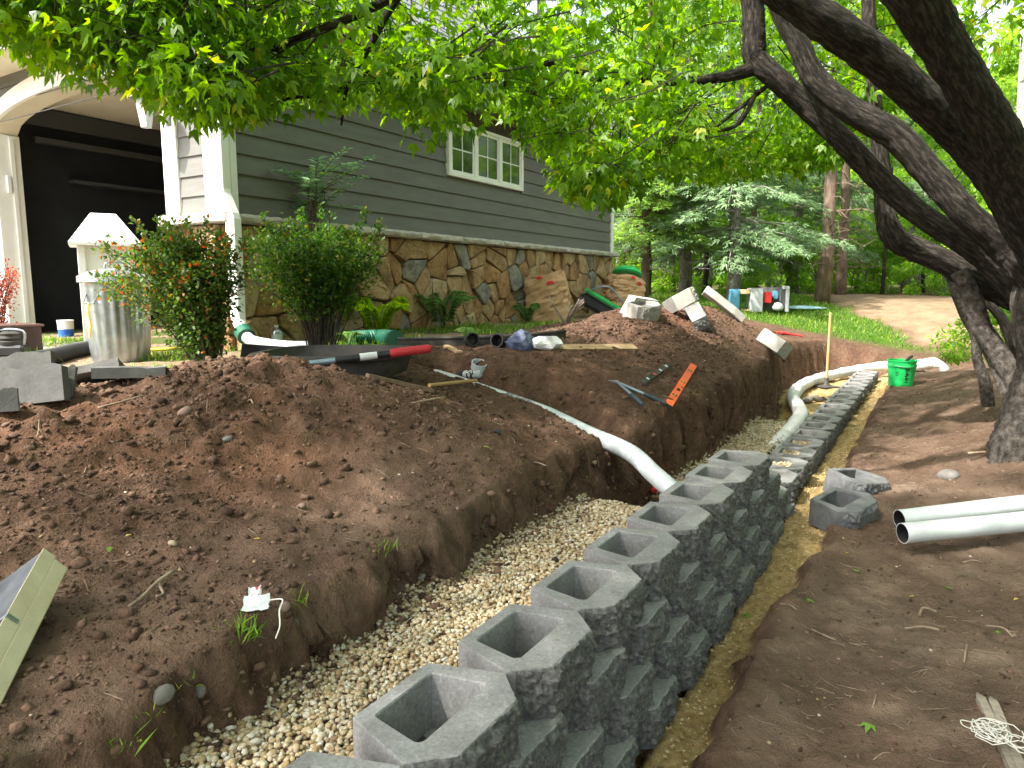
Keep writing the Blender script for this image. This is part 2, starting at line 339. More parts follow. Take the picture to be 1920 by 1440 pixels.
def ground_material():
    m = bpy.data.materials.new('soil'); m.use_nodes = True; t = m.node_tree; N = t.nodes; L = t.links; b = N['Principled BSDF']
    b.inputs['Roughness'].default_value = .95; b.inputs['Specular IOR Level'].default_value = .15
    tc = N.new('ShaderNodeTexCoord')
    def noise(sc, det=6, ro=.65):
        n = N.new('ShaderNodeTexNoise'); n.inputs['Scale'].default_value = sc; n.inputs['Detail'].default_value = det; n.inputs['Roughness'].default_value = ro; L.new(tc.outputs['Object'], n.inputs[0]); return n.outputs[0]
    def ramp(src, stops):
        r = N.new('ShaderNodeValToRGB'); L.new(src, r.inputs[0]); e = r.color_ramp.elements
        e[0].position, e[0].color = stops[0][0], (*stops[0][1], 1); e[1].position, e[1].color = stops[-1][0], (*stops[-1][1], 1)
        for p, c in stops[1:-1]: q = e.new(p); q.color = (*c, 1)
        return r.outputs[0]
    def mix(f, a, b_):
        x = N.new('ShaderNodeMix'); x.data_type = 'RGBA'
        if f is not None: L.new(f, x.inputs[0])
        L.new(a, x.inputs[6]); L.new(b_, x.inputs[7]); return x.outputs[2]
    def math_(op, a, b_=None, v=0):
        x = N.new('ShaderNodeMath'); x.operation = op; L.new(a, x.inputs[0])
        if b_ is not None: L.new(b_, x.inputs[1])
        else: x.inputs[1].default_value = v
        x.use_clamp = True; return x.outputs[0]
    A = N.new('ShaderNodeAttribute'); A.attribute_name = 'm1'; sa = N.new('ShaderNodeSeparateColor'); L.new(A.outputs['Color'], sa.inputs[0])
    B = N.new('ShaderNodeAttribute'); B.attribute_name = 'm2'; sb = N.new('ShaderNodeSeparateColor'); L.new(B.outputs['Color'], sb.inputs[0])
    n1 = noise(3.5, 8); n2 = noise(26, 6); n3 = noise(110, 4); nlo = noise(.9, 4)
    dirt = ramp(n1, [(.30, (.068, .039, .026)), (.5, (.124, .072, .047)), (.68, (.215, .134, .090))])
    dirt2 = ramp(n2, [(.3, (.042, .023, .015)), (.52, (.122, .069, .045)), (.72, (.26, .163, .112))])
    c = N.new('ShaderNodeMix'); c.data_type = 'RGBA'; c.inputs[0].default_value = .45; L.new(dirt, c.inputs[6]); L.new(dirt2, c.inputs[7]); c = c.outputs[2]
    # pale crumbs of stone and bits of straw
    fl = math_('MULTIPLY', ramp(n3, [(.66, (0, 0, 0)), (.74, (1, 1, 1))]), ramp(n2, [(.5, (.2, .2, .2)), (.65, (1, 1, 1))]))
    pale = N.new('ShaderNodeRGB'); pale.outputs[0].default_value = (.36, .26, .18, 1)
    c = mix(math_('MULTIPLY', fl, v=.55), c, pale.outputs[0])
    red = N.new('ShaderNodeRGB'); red.outputs[0].default_value = (.165, .082, .046, 1)
    c = mix(math_('MULTIPLY', ramp(nlo, [(.5, (0, 0, 0)), (.66, (1, 1, 1))]), A.outputs['Alpha']), c, red.outputs[0])
    comp = ramp(n1, [(.3, (.105, .070, .050)), (.5, (.165, .115, .084)), (.7, (.25, .185, .138))]); c = mix(math_('MULTIPLY', B.outputs['Alpha'], v=.72), c, comp)
    sand = ramp(n2, [(.3, (.26, .17, .065)), (.55, (.44, .31, .14)), (.8, (.62, .48, .27))])
    c = mix(math_('MULTIPLY', sa.outputs[0], ramp(noise(6, 6), [(.28, (.1, .1, .1)), (.42, (1, 1, 1))])), c, sand)
    mul = ramp(n2, [(.3, (.16, .11, .065)), (.5, (.34, .26, .16)), (.7, (.52, .43, .28))])
    c = mix(math_('MULTIPLY', sb.outputs[0], v=.7), c, mul)
    gr = ramp(n2, [(.3, (.035, .075, .012)), (.7, (.10, .17, .03))])
    c = mix(math_('MULTIPLY', sa.outputs[1], ramp(n1, [(.2, (.6, .6, .6)), (.5, (1, 1, 1))])), c, gr)
    pa = ramp(n1, [(.3, (.17, .115, .07)), (.6, (.29, .205, .135))]); c = mix(sa.outputs[2], c, pa)
    wd = ramp(n2, [(.3, (.05, .045, .02)), (.7, (.16, .13, .06))]); c = mix(sb.outputs[2], c, wd)
    L.new(c, b.inputs['Base Color'])
    hb = N.new('ShaderNodeMath'); hb.operation = 'MULTIPLY_ADD'; L.new(n3, hb.inputs[0]); hb.inputs[1].default_value = .6; L.new(n2, hb.inputs[2])
    bp = N.new('ShaderNodeBump'); bp.inputs['Strength'].default_value = 1.0; bp.inputs['Distance'].default_value = .03; L.new(hb.outputs[0], bp.inputs['Height']); L.new(bp.outputs[0], b.inputs['Normal'])
    return m
_s, _t = xy2st(GX, GY); _d = GM['cut'] * (fbm(_s, GZ * 2.2, 7, 4, .6) * .11 + fbm(_s, GZ * 1.6, 24, 2) * .03)
me = npmesh('ground', np.stack([GX + WN[0] * _d, GY + WN[1] * _d, GZ + GM['cut'] * fbm(GX, GY, 20, 2) * .02], -1).reshape(-1, 3), quads, [ground_material()], col, True, 'm1')
a_ = me.color_attributes.new('m2', 'FLOAT_COLOR', 'POINT'); a_.data.foreach_set('color', col2.astype(np.float32).ravel())
tag(link('ground', me), kind='structure')
# ---------------------------------------------------------------- retaining wall of hollow split-face blocks
BW, BH, BD = .425, .15, .297
OUT = [(-.143, 0), (.143, 0), (.209, -.205), (.120, -.297), (-.120, -.297), (-.209, -.205)]
def sample_loop(poly, n):
    P = np.array(poly + poly[:1]); L = np.r_[0, np.cumsum(np.hypot(*np.diff(P, axis=0).T))]
    # keep the corners: distribute points per edge
    per = [max(2, round(n * (2.2 if i in (2, 3, 4) else .7) * (L[i+1] - L[i]) / L[-1])) for i in range(len(poly))]
    pts = []; edge = []
    for i in range(len(poly)):
        for k in range(per[i]): pts.append(P[i] + (P[i+1] - P[i]) * k / per[i]); edge.append(i)
    return np.array(pts), np.array(edge)
def block_mesh(seed, n=120, rows=20, full=True):
    r = np.random.default_rng(seed)
    pts, edge = sample_loop(OUT, n); m = len(pts); ctr = np.array([0, -.13])
    rough = np.array([1. if e in (2, 3, 4) else 0. for e in edge])
    # a corner point belongs to both edges
    for i in range(m):
        if edge[i] in (2,) and edge[i-1] == 1: rough[i] = .1
        if edge[i] == 5 and edge[i-1] == 4: rough[i] = .1
    for e_ in (2, 4):
        ii = np.where(edge == e_)[0]; q_ = np.arange(len(ii)) / len(ii); rough[ii] = np.clip((q_ if e_ == 2 else 1 - q_) * 1.6, 0, 1)
    nrm = np.zeros((m, 2))
    for i in range(m):
        d = pts[(i+1) % m] - pts[i-1]; nrm[i] = (d[1], -d[0]) / np.hypot(*d)
    if ((pts[0] + nrm[0] * .01 - ctr) ** 2).sum() < ((pts[0] - ctr) ** 2).sum(): nrm = -nrm
    perim = np.r_[0, np.cumsum(np.hypot(*np.diff(pts, axis=0).T))]
    V = []; F = []
    # core: rounded rectangle, sampled at matching angles
    cx0, cx1, y0, y1, rad = .110, .140, -.040, -.197, .024
    core = []
    for i in range(m):
        d = pts[i] - np.array([0, -.12]); a = math.atan2(d[1], d[0]); lo, hi = 0, .4
        for _ in range(22):
            q = (lo + hi) / 2; x = math.cos(a) * q; y = -.12 + math.sin(a) * q
            f = (y0 - y) / (y0 - y1); hw = cx0 + (cx1 - cx0) * min(max(f, 0), 1)
            dx = abs(x) - (hw - rad); dy = max(y - (y0 - rad * .35), (y1 + rad) - y) if True else 0
            ry = rad if y < -.12 else rad * .35; rx = rad if y < -.12 else rad * .35
            dx = abs(x) - (hw - rx); dy = (y - (y0 - ry)) if y > -.12 else ((y1 + ry) - y)
            ins = (math.hypot(max(dx, 0), max(dy, 0)) <= rx)
            if ins: lo = q
            else: hi = q
        core.append((math.cos(a) * lo, -.12 + math.sin(a) * lo))
    core = np.array(core)
    ox, oy = r.random(2) * 90
    ys = perim[:, None]; 
    def row(z, off, zj=0, base=pts):
        k = len(V)
        for i in range(m): V.append((base[i, 0] + nrm[i, 0] * off[i], base[i, 1] + nrm[i, 1] * off[i], z + (zj[i] if np.ndim(zj) else zj)))
        return k
    rows_i = []
    zb = np.linspace(0, 1, rows)
    big = fbm(perim * 9 + ox, np.full(m, oy), 1.0, 2)
    for j, f in enumerate(zb):
        z = f * (BH - .004)
        prof = .005 * (1 - abs(f * 1.8 - .9) ** 2) if f < 1 else -.001
        nz = (np.abs(fbm(perim * 16 + ox, np.full(m, oy + f * BH * 16), 1.0, 5, .60)) - .16) * .030 + fbm(perim * 70 + ox, np.full(m, oy + f * BH * 70), 1.0, 3) * .0075 + big * .005
        off = rough * (np.maximum(-.008, prof * (.55 + .9 * abs(math.sin(ox))) + nz * (.35 if f > .92 else 1))) + (1 - rough) * r.normal(0, .0004, m)
        rows_i.append(row(z, off))
    chip = rough * np.maximum(0, np.abs(fbm(perim * 40 + oy, np.full(m, ox), 1.0, 3)) - .08) * .007
    def rowl(z, k_):
        k = len(V); q = pts + (core - pts) * np.asarray(k_).reshape(-1, 1)
        for i in range(m): V.append((q[i, 0], q[i, 1], z))
        return k
    rows_i.append(rowl(BH, .03 + chip * 8)); rows_i.append(rowl(BH, np.full(m, .16)))
    # inner top edge, then down the core
    def rowc(z, sc, dz=0):
        k = len(V)
        for i in range(m): V.append((core[i, 0] * sc, -.12 + (core[i, 1] + .12) * sc, z))
        return k
    rows_i.append(rowc(BH, 1.035)); rows_i.append(rowc(BH - .004, 1.0)); rows_i.append(rowc(0, .93))
    rows_i.append(rows_i[0])
    for a, b in zip(rows_i[:-1], rows_i[1:]):
        for i in range(m): F.append((a + i, b + i, b + (i+1) % m, a + (i+1) % m)[::-1])
    me = npmesh('concrete_block', V, np.array(F), [M_CONC, M_SPLIT], None, False)
    mi = np.zeros(len(F), dtype=np.int32)
    for q in range(rows - 1): mi[q * m:(q + 1) * m] = (rough > .25)
    me.polygons.foreach_set('material_index', mi); return me
M_CONC = mat('split_face_concrete', (.150, .150, .149), .92, (.305, .305, .30), 110, 9, .5, 170, col3=(.215, .215, .213), contrast=(.28, .74), bdist=.004)
stain(M_CONC, 6, (.62, .61, .59), .35, .62, .6); stain(M_CONC, 28, (.62, .56, .50), .30, .40, .5)
M_SPLIT = mat('split_aggregate', (.052, .052, .050), .95, (.21, .21, .203), 60, 9, 1.0, 90, col3=(.105, .105, .102), contrast=(.3, .72), bdist=.008)
BLK = [block_mesh(40 + i) for i in range(7)]
for me_ in BLK:
    me_.polygons.foreach_set('use_smooth', [True] * len(me_.polygons)); me_.set_sharp_from_angle(angle=R(24))
wall = thing('retaining_wall', (*st2xy(0, 0), 0), 'unfinished retaining wall of grey hollow split-face concrete blocks beside gravel trench', 'wall')
def wall_block(s, course, k):
    "course 0 = lowest; its top is at (course + 1) * BH"
    t = .0 - (3 - course) * .022 + random.uniform(-.003, .003)
    x, y = st2xy(s, t); o = link('concrete_block', BLK[k % 7], wall)
    o.location = (x - wall.location.x, y - wall.location.y, course * BH + random.uniform(0, .0015))
    o.rotation_euler = (0, 0, math.pi / 2 - WA + random.uniform(-.012, .012)); o.scale = (random.choice((-1, 1)) * .998, 1, .996)
    return o
k = 0
FARROW = []
for i in range(-1, 8): wall_block(.165 + BW * i, 3, k); k += 1
for i in range(-2, 8): wall_block(.165 + BW * (i + .5), 2, k); k += 1
for i in range(-1, 27):
    o = wall_block(.165 + BW * i, 1, k); k += 1
    if i >= 8: FARROW.append(.165 + BW * i)
for i in range(-2, 9): wall_block(.165 + BW * (i + .5), 0, k); k += 1
# ---------------------------------------------------------------- house: corner at the downspout; local x runs back along the side wall, y runs left along the garage front
HZ = 1.02
HA = R(58)
house = thing('house', (-2.50, 6.42, HZ), 'grey lap-sided house with tan stone base and open arched garage', 'house', rz=HA)
def hb(a, b): return MB().box((a[0], a[1], a[2] - HZ), (b[0], b[1], b[2] - HZ))
def hworld(x, y, z): return np.array([-2.50 + x * math.cos(HA) - y * math.sin(HA), 6.42 + x * math.sin(HA) + y * math.cos(HA), z])
M_SIDE = mat('grey_siding', (.125, .124, .113), .6, (.155, .154, .141), 2.0, 4, .15, 60, stretch=(1, 1, 6), bdist=.002)
M_WHITE = mat('white_trim', (.78, .78, .76), .45, (.84, .84, .82), 3, 3, .08, 90, bdist=.002)
M_CREAM = mat('cream_soffit', (.60, .54, .44), .6, (.66, .60, .50), 3)
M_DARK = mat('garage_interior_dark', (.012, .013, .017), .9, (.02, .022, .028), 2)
M_MORT = mat('mortar', (.055, .045, .035), .95, (.10, .082, .062), 12, 6, .5, 60)
M_CAP = mat('stone_cap', (.36, .33, .28), .9, (.58, .55, .49), 9, 7, .8, 55, bdist=.012)
STONE = [mat('field_stone_tan', (.32, .205, .105), .9, (.52, .37, .21), 5, 7, .9, 20, bdist=.035, col3=(.42, .27, .14)),
         mat('field_stone_rust', (.28, .15, .065), .9, (.47, .28, .13), 5, 7, .9, 20, bdist=.035),
         mat('field_stone_grey', (.19, .185, .16), .9, (.38, .36, .31), 5, 7, .9, 20, bdist=.035),
         mat('field_stone_buff', (.42, .30, .17), .9, (.58, .45, .28), 5, 7, .9, 20, bdist=.035)]
for m_ in STONE: stain(m_, 3.2, (.68, .62, .56), .3, .65, .8); stain(m_, 14, (.5, .45, .4), .32, .5, .7)
SL = 8.15; FLz = 1.02; CAPZ = 2.25; EAVE = 3.98
OY0, OY1, SPR, RISE = .85, 4.22, 3.40, .30
def arch(y): 
    f = (y - (OY0 + OY1) / 2) / ((OY1 - OY0) / 2); return SPR + RISE * math.sqrt(max(0, 1 - f * f * .995)) if abs(f) <= 1 else SPR
def arch_o(y, w=.2):
    c = (OY0 + OY1) / 2; hw = (OY1 - OY0) / 2 + w; f = (y - c) / hw
    return SPR + .0 + (RISE + w) * math.sqrt(max(0, 1 - f * f)) if abs(f) < 1 else 0
# side wall
sw = hb((0, .0, .6), (SL, .16, 4.3)).build('side_wall', M_MORT, house)
z = CAPZ; i = 0
while z < EAVE + .02:
    z1 = min(z + .178, EAVE + .03)
    segs = [(.07, SL - .07)]
    if z1 > 3.03 - .06 and z < 3.62 + .06: segs = [(.07, 3.14), (4.92, SL - .07)]
    for a, b in segs:
        m = MB(); th = .030
        m.add([(a, -.006 - th, z - HZ), (b, -.006 - th, z - HZ), (b, -.004, z - HZ), (a, -.004, z - HZ), (a, -.014, z1 + .012 - HZ), (b, -.014, z1 + .012 - HZ), (b, -.004, z1 + .012 - HZ), (a, -.004, z1 + .012 - HZ)],
              [(0,3,2,1),(4,5,6,7),(0,1,5,4),(1,2,6,5),(2,3,7,6),(3,0,4,7)])
        m.build('siding_board', M_SIDE, sw)
    z = z1; i += 1
hb((SL - .08, -.05, CAPZ), (SL + .03, .1, EAVE)).build('corner_board', M_WHITE, house, bevel=.004)
# field stones: clipped cells, each its own piece
def clip(poly, p, n):
    out = []
    for i in range(len(poly)):
        a, b = poly[i], poly[(i+1) % len(poly)]; da = (a[0]-p[0])*n[0] + (a[1]-p[1])*n[1]; db = (b[0]-p[0])*n[0] + (b[1]-p[1])*n[1]
        if da <= 0: out.append(a)
        if (da < 0 < db) or (db < 0 < da):
            t = da / (da - db); out.append((a[0] + (b[0]-a[0])*t, a[1] + (b[1]-a[1])*t))
    return out
def cells(x0, x1, z0, z1, size, seed):
    r = random.Random(seed); P = []
    nx_ = int((x1 - x0) / size) + 1; nz_ = max(1, round((z1 - z0) / (size * 1.25)))
    for i in range(nx_ + 1):
        for j in range(nz_):
            P.append((x0 + (i + r.uniform(-.1, 1.1) + .5 * (j % 2)) * size * .97, z0 + (j + r.uniform(-.05, 1.05)) * (z1 - z0) / nz_))
    P += [(r.uniform(x0, x1), r.uniform(z0, z1)) for _ in range(int(len(P) * .22))]
    ang = [r.uniform(0, math.pi) for _ in P]
    out = []
    for i, p in enumerate(P):
        poly = [(x0, z0), (x1, z0), (x1, z1), (x0, z1)]
        for j, q in enumerate(P):
            if i == j: continue
            d = (q[0]-p[0], q[1]-p[1]); l = math.hypot(*d)
            if l > size * 3 or l < 1e-4: continue
            # slightly skewed bisector gives angular, flagstone-like pieces
            rot = .35 * math.sin(3.1 * (i * j % 17)) ; c, s_ = math.cos(rot), math.sin(rot)
            poly = clip(poly, ((p[0]+q[0])/2, (p[1]+q[1])/2), (d[0]*c - d[1]*s_ if i < j else d[0]*c - d[1]*s_, d[0]*s_ + d[1]*c))
            if len(poly) < 3: break
        if len(poly) >= 3: out.append(poly)
    return out
def shrink(poly, g):
    cx = sum(p[0] for p in poly) / len(poly); cz = sum(p[1] for p in poly) / len(poly); q = poly
    res = poly
    for i in range(len(poly)):
        a, b = poly[i], poly[(i+1) % len(poly)]; n = (b[1]-a[1], -(b[0]-a[0])); l = math.hypot(*n)
        if l < 1e-5: continue
        n = (n[0]/l, n[1]/l)
        if (cx-a[0])*n[0] + (cz-a[1])*n[1] > 0: n = (-n[0], -n[1])
        res = clip(res, (a[0] - n[0]*g, a[1] - n[1]*g), n)
        if len(res) < 3: return None
    return res
def round_poly(poly, k=.10):
    out = []
    n = len(poly)
    for i in range(n):
        a, b, c = poly[i-1], poly[i], poly[(i+1) % n]
        out.append((b[0] + (a[0]-b[0])*k, b[1] + (a[1]-b[1])*k)); out.append((b[0] + (c[0]-b[0])*k, b[1] + (c[1]-b[1])*k))
    return out
def stones(parent, x0, x1, z0, z1, size, seed, place):
    r = random.Random(seed)
    for poly in cells(x0, x1, z0, z1, size, seed):
        poly = shrink(poly, .0055)
        if not poly: continue
        A = abs(sum(poly[i][0]*poly[(i+1)%len(poly)][1] - poly[(i+1)%len(poly)][0]*poly[i][1] for i in range(len(poly)))) / 2
        if A < .0012: continue
        poly = [(x + r.uniform(-.005, .005), z_ + r.uniform(-.005, .005)) for x, z_ in round_poly(poly)]
        cx = sum(p[0] for p in poly) / len(poly); cz = sum(p[1] for p in poly) / len(poly)
        d = r.uniform(.025, .075); tx, tz = r.uniform(-.14, .14), r.uniform(-.14, .14); n = len(poly)
        V = [place(x, z_, .0) for x, z_ in poly]
        V += [place(cx + (x-cx)*.985, cz + (z_-cz)*.985, d * .8 + tx*(x-cx) + tz*(z_-cz) + r.uniform(-.003, .003)) for x, z_ in poly]
        V += [place(cx + (x-cx)*.90, cz + (z_-cz)*.90, d + tx*(x-cx) + tz*(z_-cz) + r.uniform(-.005, .005)) for x, z_ in poly]
        V += [place(cx + (x-cx)*.45, cz + (z_-cz)*.45, d + .006 + tx*(x-cx)*.5 + tz*(z_-cz)*.5 + r.uniform(-.006, .006)) for x, z_ in poly]
        V.append(place(cx, cz, d + r.uniform(0, .01))); F = []
        for q in range(3):
            for i in range(n): F.append((q*n+i, q*n+(i+1)%n, (q+1)*n+(i+1)%n, (q+1)*n+i))
        for i in range(n): F.append((3*n+i, 3*n+(i+1)%n, 4*n))
        m = MB(); m.add(V, F)
        mt = STONE[r.choices((0, 1, 2, 3), (.42, .18, .16, .24))[0]]
        m.build('stone', mt, parent)
stones(sw, .0, SL, .85, 2.165, .265, 5, lambda x, z_, d: (x, -.002 - d, z_ - HZ))
# projecting stone ledge, in lengths
x = -.1; r_ = random.Random(4)
while x < SL + .05:
    x1 = min(x + r_.uniform(.75, 1.1), SL + .12); m = MB(); nseg = 14; V = []; F = []
    prof = [(.0, 2.17), (-.10, 2.168), (-.128, 2.185), (-.135, 2.22), (-.118, 2.246), (.0, 2.262)]
    for i in range(nseg + 1):
        for (yy, zz) in prof: V.append((x + .003 + (x1 - x - .006) * i / nseg, yy + r_.uniform(-.008, .008), zz + r_.uniform(-.006, .006) - HZ))
    k_ = len(prof)
    for i in range(nseg):
        for j in range(k_ - 1): F.append((i*k_+j, (i+1)*k_+j, (i+1)*k_+j+1, i*k_+j+1))
    F.append(tuple(range(k_))[::-1]); F.append(tuple(range(nseg*k_, nseg*k_+k_)))
    m.add(V, F); m.build('ledge_stone', M_CAP, sw, smooth='auto'); x = x1
# side window: three casements
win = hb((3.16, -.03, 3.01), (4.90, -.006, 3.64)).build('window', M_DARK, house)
M_GLASS = mat('window_glass', (.012, .02, .018), .06, (.03, .045, .035), 3, spec=.8)
fw = .045
f = MB()
for a, b in [((3.14, -.075, 2.985), (4.92, -.0, 3.03)), ((3.14, -.075, 3.62), (4.92, 0, 3.66)), ((3.14, -.074, 3.03), (3.20, 0, 3.62)), ((4.86, -.074, 3.03), (4.92, 0, 3.62)), ((3.70, -.071, 3.03), (3.77, 0, 3.62)), ((4.28, -.071, 3.03), (4.35, 0, 3.62))]:
    f.box((a[0], a[1], a[2]-HZ), (b[0], b[1], b[2]-HZ))
f.build('frame', M_WHITE, win, bevel=.004)
for a, b in ((3.20, 3.70), (3.77, 4.28), (4.35, 4.86)):
    s_ = MB()
    for q, w_ in [((a, 3.03), (b, 3.065)), ((a, 3.585), (b, 3.62)), ((a, 3.065), (a + .03, 3.585)), ((b - .03, 3.065), (b, 3.585))]: s_.box((q[0], -.06, q[1]-HZ), (w_[0], -.032, w_[1]-HZ))
    s_.build('sash', M_WHITE, win, bevel=.003)
    hb((a + .03, -.045, 3.065), (b - .03, -.040, 3.585)).build('pane', M_GLASS, win)
    c_ = (a + b) / 2; mu = MB(); mu.box((c_ - .008, -.052, 3.065-HZ), (c_ + .008, -.046, 3.585-HZ)); mu.box((a + .03, -.053, 3.325-.008-HZ), (b - .03, -.0465, 3.325+.008-HZ)); mu.build('muntin', M_WHITE, win)
# garage front: core wall with the arched opening
front = MB()
ys = list(np.linspace(OY0, OY1, 29))
for a, b in zip(ys[:-1], ys[1:]):
    za, zb_ = arch(a), arch(b)
    V = []
    for xx in (.0, .24):
        V += [(xx, a, za-HZ), (xx, b, zb_-HZ), (xx, b, 4.3-HZ), (xx, a, 4.3-HZ)]
    front.add(V, [(0,1,2,3),(4,7,6,5),(0,4,5,1),(3,2,6,7)])
front.box((0, .165, FLz-.4-HZ), (.24, OY0, 4.3-HZ)); front.box((0, OY1, FLz-.4-HZ), (.24, 10, 4.3-HZ))
fwall = front.build('front_wall', M_CREAM, house)
# white arch trim in lengths + jamb trims
tr_ = MB(); n = 40; c_ = (OY0 + OY1) / 2
V = []; F = []
for i in range(n + 1):
    a = math.pi * i / n
    hw = (OY1 - OY0) / 2; yi, zi = c_ + hw * math.cos(a), SPR + RISE * math.sin(a); yo, zo = c_ + (hw + .2) * math.cos(a), SPR + (RISE + .2) * math.sin(a)
    V += [(-.045, yi, zi-HZ), (-.045, yo, zo-HZ), (-.0005, yo, zo-HZ), (-.0005, yi, zi-HZ)]
for i in range(n):
    for j in range(4): F.append((i*4+j, (i+1)*4+j, (i+1)*4+(j+1)%4, i*4+(j+1)%4))
tr_.add(V, F); tr_.build('arch_trim', M_WHITE, house, smooth='auto')
for a, b in ((OY0 - .2, OY0), (OY1, OY1 + .2)):
    hb((-.045, a, CAPZ if a < 2 else FLz), (-.0005, b, SPR)).build('jamb_trim', M_WHITE, house, bevel=.004)
jl = hb((-.04, OY1 - .025, FLz), (.25, OY1 - .0005, SPR)).build('jamb', M_WHITE, house, bevel=.004)
hb((.13, OY1 - .05, FLz), (.17, OY1 - .0255, SPR-.02)).build('door_stop', M_WHITE, jl)
hb((.06, OY1 - .06, 2.72), (.115, OY1 - .0255, 2.93)).build('control_box', M_WHITE, house, bevel=.01)
hb((-.04, OY0 + .0005, FLz), (.25, OY0 + .025, SPR)).build('jamb', M_WHITE, house, bevel=.004)
hb((-.05, -.05, CAPZ), (-.0005, .26, EAVE)).build('corner_board', M_WHITE, house, bevel=.004)
hb((-.0004, -.05, CAPZ), (.07, -.0005, EAVE)).build('corner_board', M_WHITE, house, bevel=.004)
z = CAPZ
M_SIDEF = M_SIDE
while z < EAVE:
    z1 = min(z + .178, EAVE + .02)
    def strip(y0, y1, n):
        V = []; F = []; k_ = 0
        for a in np.linspace(y0, y1, n):
            lo = max(z, arch_o(a, .19)) if OY0 - .2 < a < OY1 + .2 else z
            lo = min(lo, z1 + .004); V += [(-.032 + .016 * (lo - z) / .178, a, lo-HZ), (-.014, a, z1 + .012-HZ), (-.003, a, z1 + .012-HZ), (-.003, a, lo-HZ)]
        for i in range(n - 1):
            for j in range(4): F.append((i*4+j, (i+1)*4+j, (i+1)*4+(j+1)%4, i*4+(j+1)%4))
        m = MB(); m.add(V, F); m.build('siding_board', M_SIDEF, fwall)
    if z1 < SPR + .02: strip(.262, OY0 - .2, 2); strip(OY1 + .2, 9.5, 2)
    else: strip(.262, OY0 - .2 + .0, 2); strip(OY0 - .2, OY1 + .2, 60); strip(OY1 + .2, 9.5, 2)
    z = z1
# pier base stones and caps on the garage front
stones(fwall, .0, OY0 - .03, .85, 2.165, .26, 9, lambda y, z_, d: (-.002 - d, y, z_ - HZ))
stones(fwall, OY1 + .26, 9.2, .85, 2.165, .26, 12, lambda y, z_, d: (-.002 - d, y, z_ - HZ))
hb((-.15, -.15, 2.166), (-.0005, OY0 + .0, 2.262)).build('ledge_stone', M_CAP, fwall, bevel=.012)
hb((-.15, OY1 + .2, 2.166), (-.0005, 9.2, 2.262)).build('ledge_stone', M_CAP, fwall, bevel=.012)
# garage interior
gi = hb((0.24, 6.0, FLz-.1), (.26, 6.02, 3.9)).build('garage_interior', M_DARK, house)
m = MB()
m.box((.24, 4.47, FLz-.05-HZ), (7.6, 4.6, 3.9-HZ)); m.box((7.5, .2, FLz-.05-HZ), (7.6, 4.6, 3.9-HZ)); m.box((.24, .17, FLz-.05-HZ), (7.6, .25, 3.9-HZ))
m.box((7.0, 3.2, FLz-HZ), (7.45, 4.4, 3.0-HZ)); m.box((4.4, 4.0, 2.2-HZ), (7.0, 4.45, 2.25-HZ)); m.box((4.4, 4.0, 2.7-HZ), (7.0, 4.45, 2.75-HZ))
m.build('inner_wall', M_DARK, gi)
hb((.241, .2, 3.86), (7.6, 4.6, 3.9)).build('ceiling', M_CREAM, gi)
M_RAIL = mat('door_track_steel', (.10, .105, .115), .5, metal=.6)
hb((.5, 4.35, 3.40), (6, 4.44, 3.47)).build('door_track', M_RAIL, gi); hb((.5, .28, 3.40), (6, .37, 3.47)).build('door_track', M_RAIL, gi)
hb((.26, 4.43, 3.62), (6.5, 4.465, 3.84)).build('trim_rail', M_RAIL, gi)
hb((.9, 4.30, 2.95), (5.5, 4.44, 2.99)).build('shelf', M_RAIL, gi)
M_GFL = mat('garage_floor', (.22, .20, .18), .8, (.32, .29, .25), 4, 6, .2, 30)
hb((-.06, OY0 - .0, FLz - .3), (7.6, 4.47, FLz)).build('garage_floor', M_GFL, gi)
# eaves and roof
m = MB(); m.box((-.48, -.48, EAVE-HZ), (SL + .48, -.0005, EAVE + .03-HZ)); m.box((-.48, 0, EAVE-HZ), (-.0005, 10.4, EAVE + .03-HZ)); m.build('soffit', M_CREAM, house)
m = MB(); m.box((-.5, -.5, EAVE - .03-HZ), (SL + .5, -.481, 4.14-HZ)); m.box((-.5, -.48, EAVE - .03-HZ), (-.481, 10.4, 4.14-HZ)); m.build('fascia', M_CREAM, house)
m = MB(); V = []; F = []
gp = [(-.501, 4.02), (-.58, 4.0), (-.62, 4.05), (-.625, 4.13), (-.61, 4.135), (-.60, 4.06), (-.57, 4.03), (-.501, 4.05)]
for xx in (-.5, SL + .5): V += [(xx, a, b-HZ) for a, b in gp]
F = [(i, (i+1) % 8, 8 + (i+1) % 8, 8 + i) for i in range(8)]; m.add(V, F); m.build('gutter', M_WHITE, house)
M_ROOF = mat('roof_shingles', (.13, .135, .15), .85, (.24, .245, .265), 25, 5, .5, 80, col3=(.18, .185, .20))
roof = hb((1, 2, 4.2), (5, 6, 4.3)).build('roof', M_ROOF, house)
def rp(x_, y_, k_): return (x_, y_, 4.12 + k_ - HZ)
nrow = 26; ex = .16
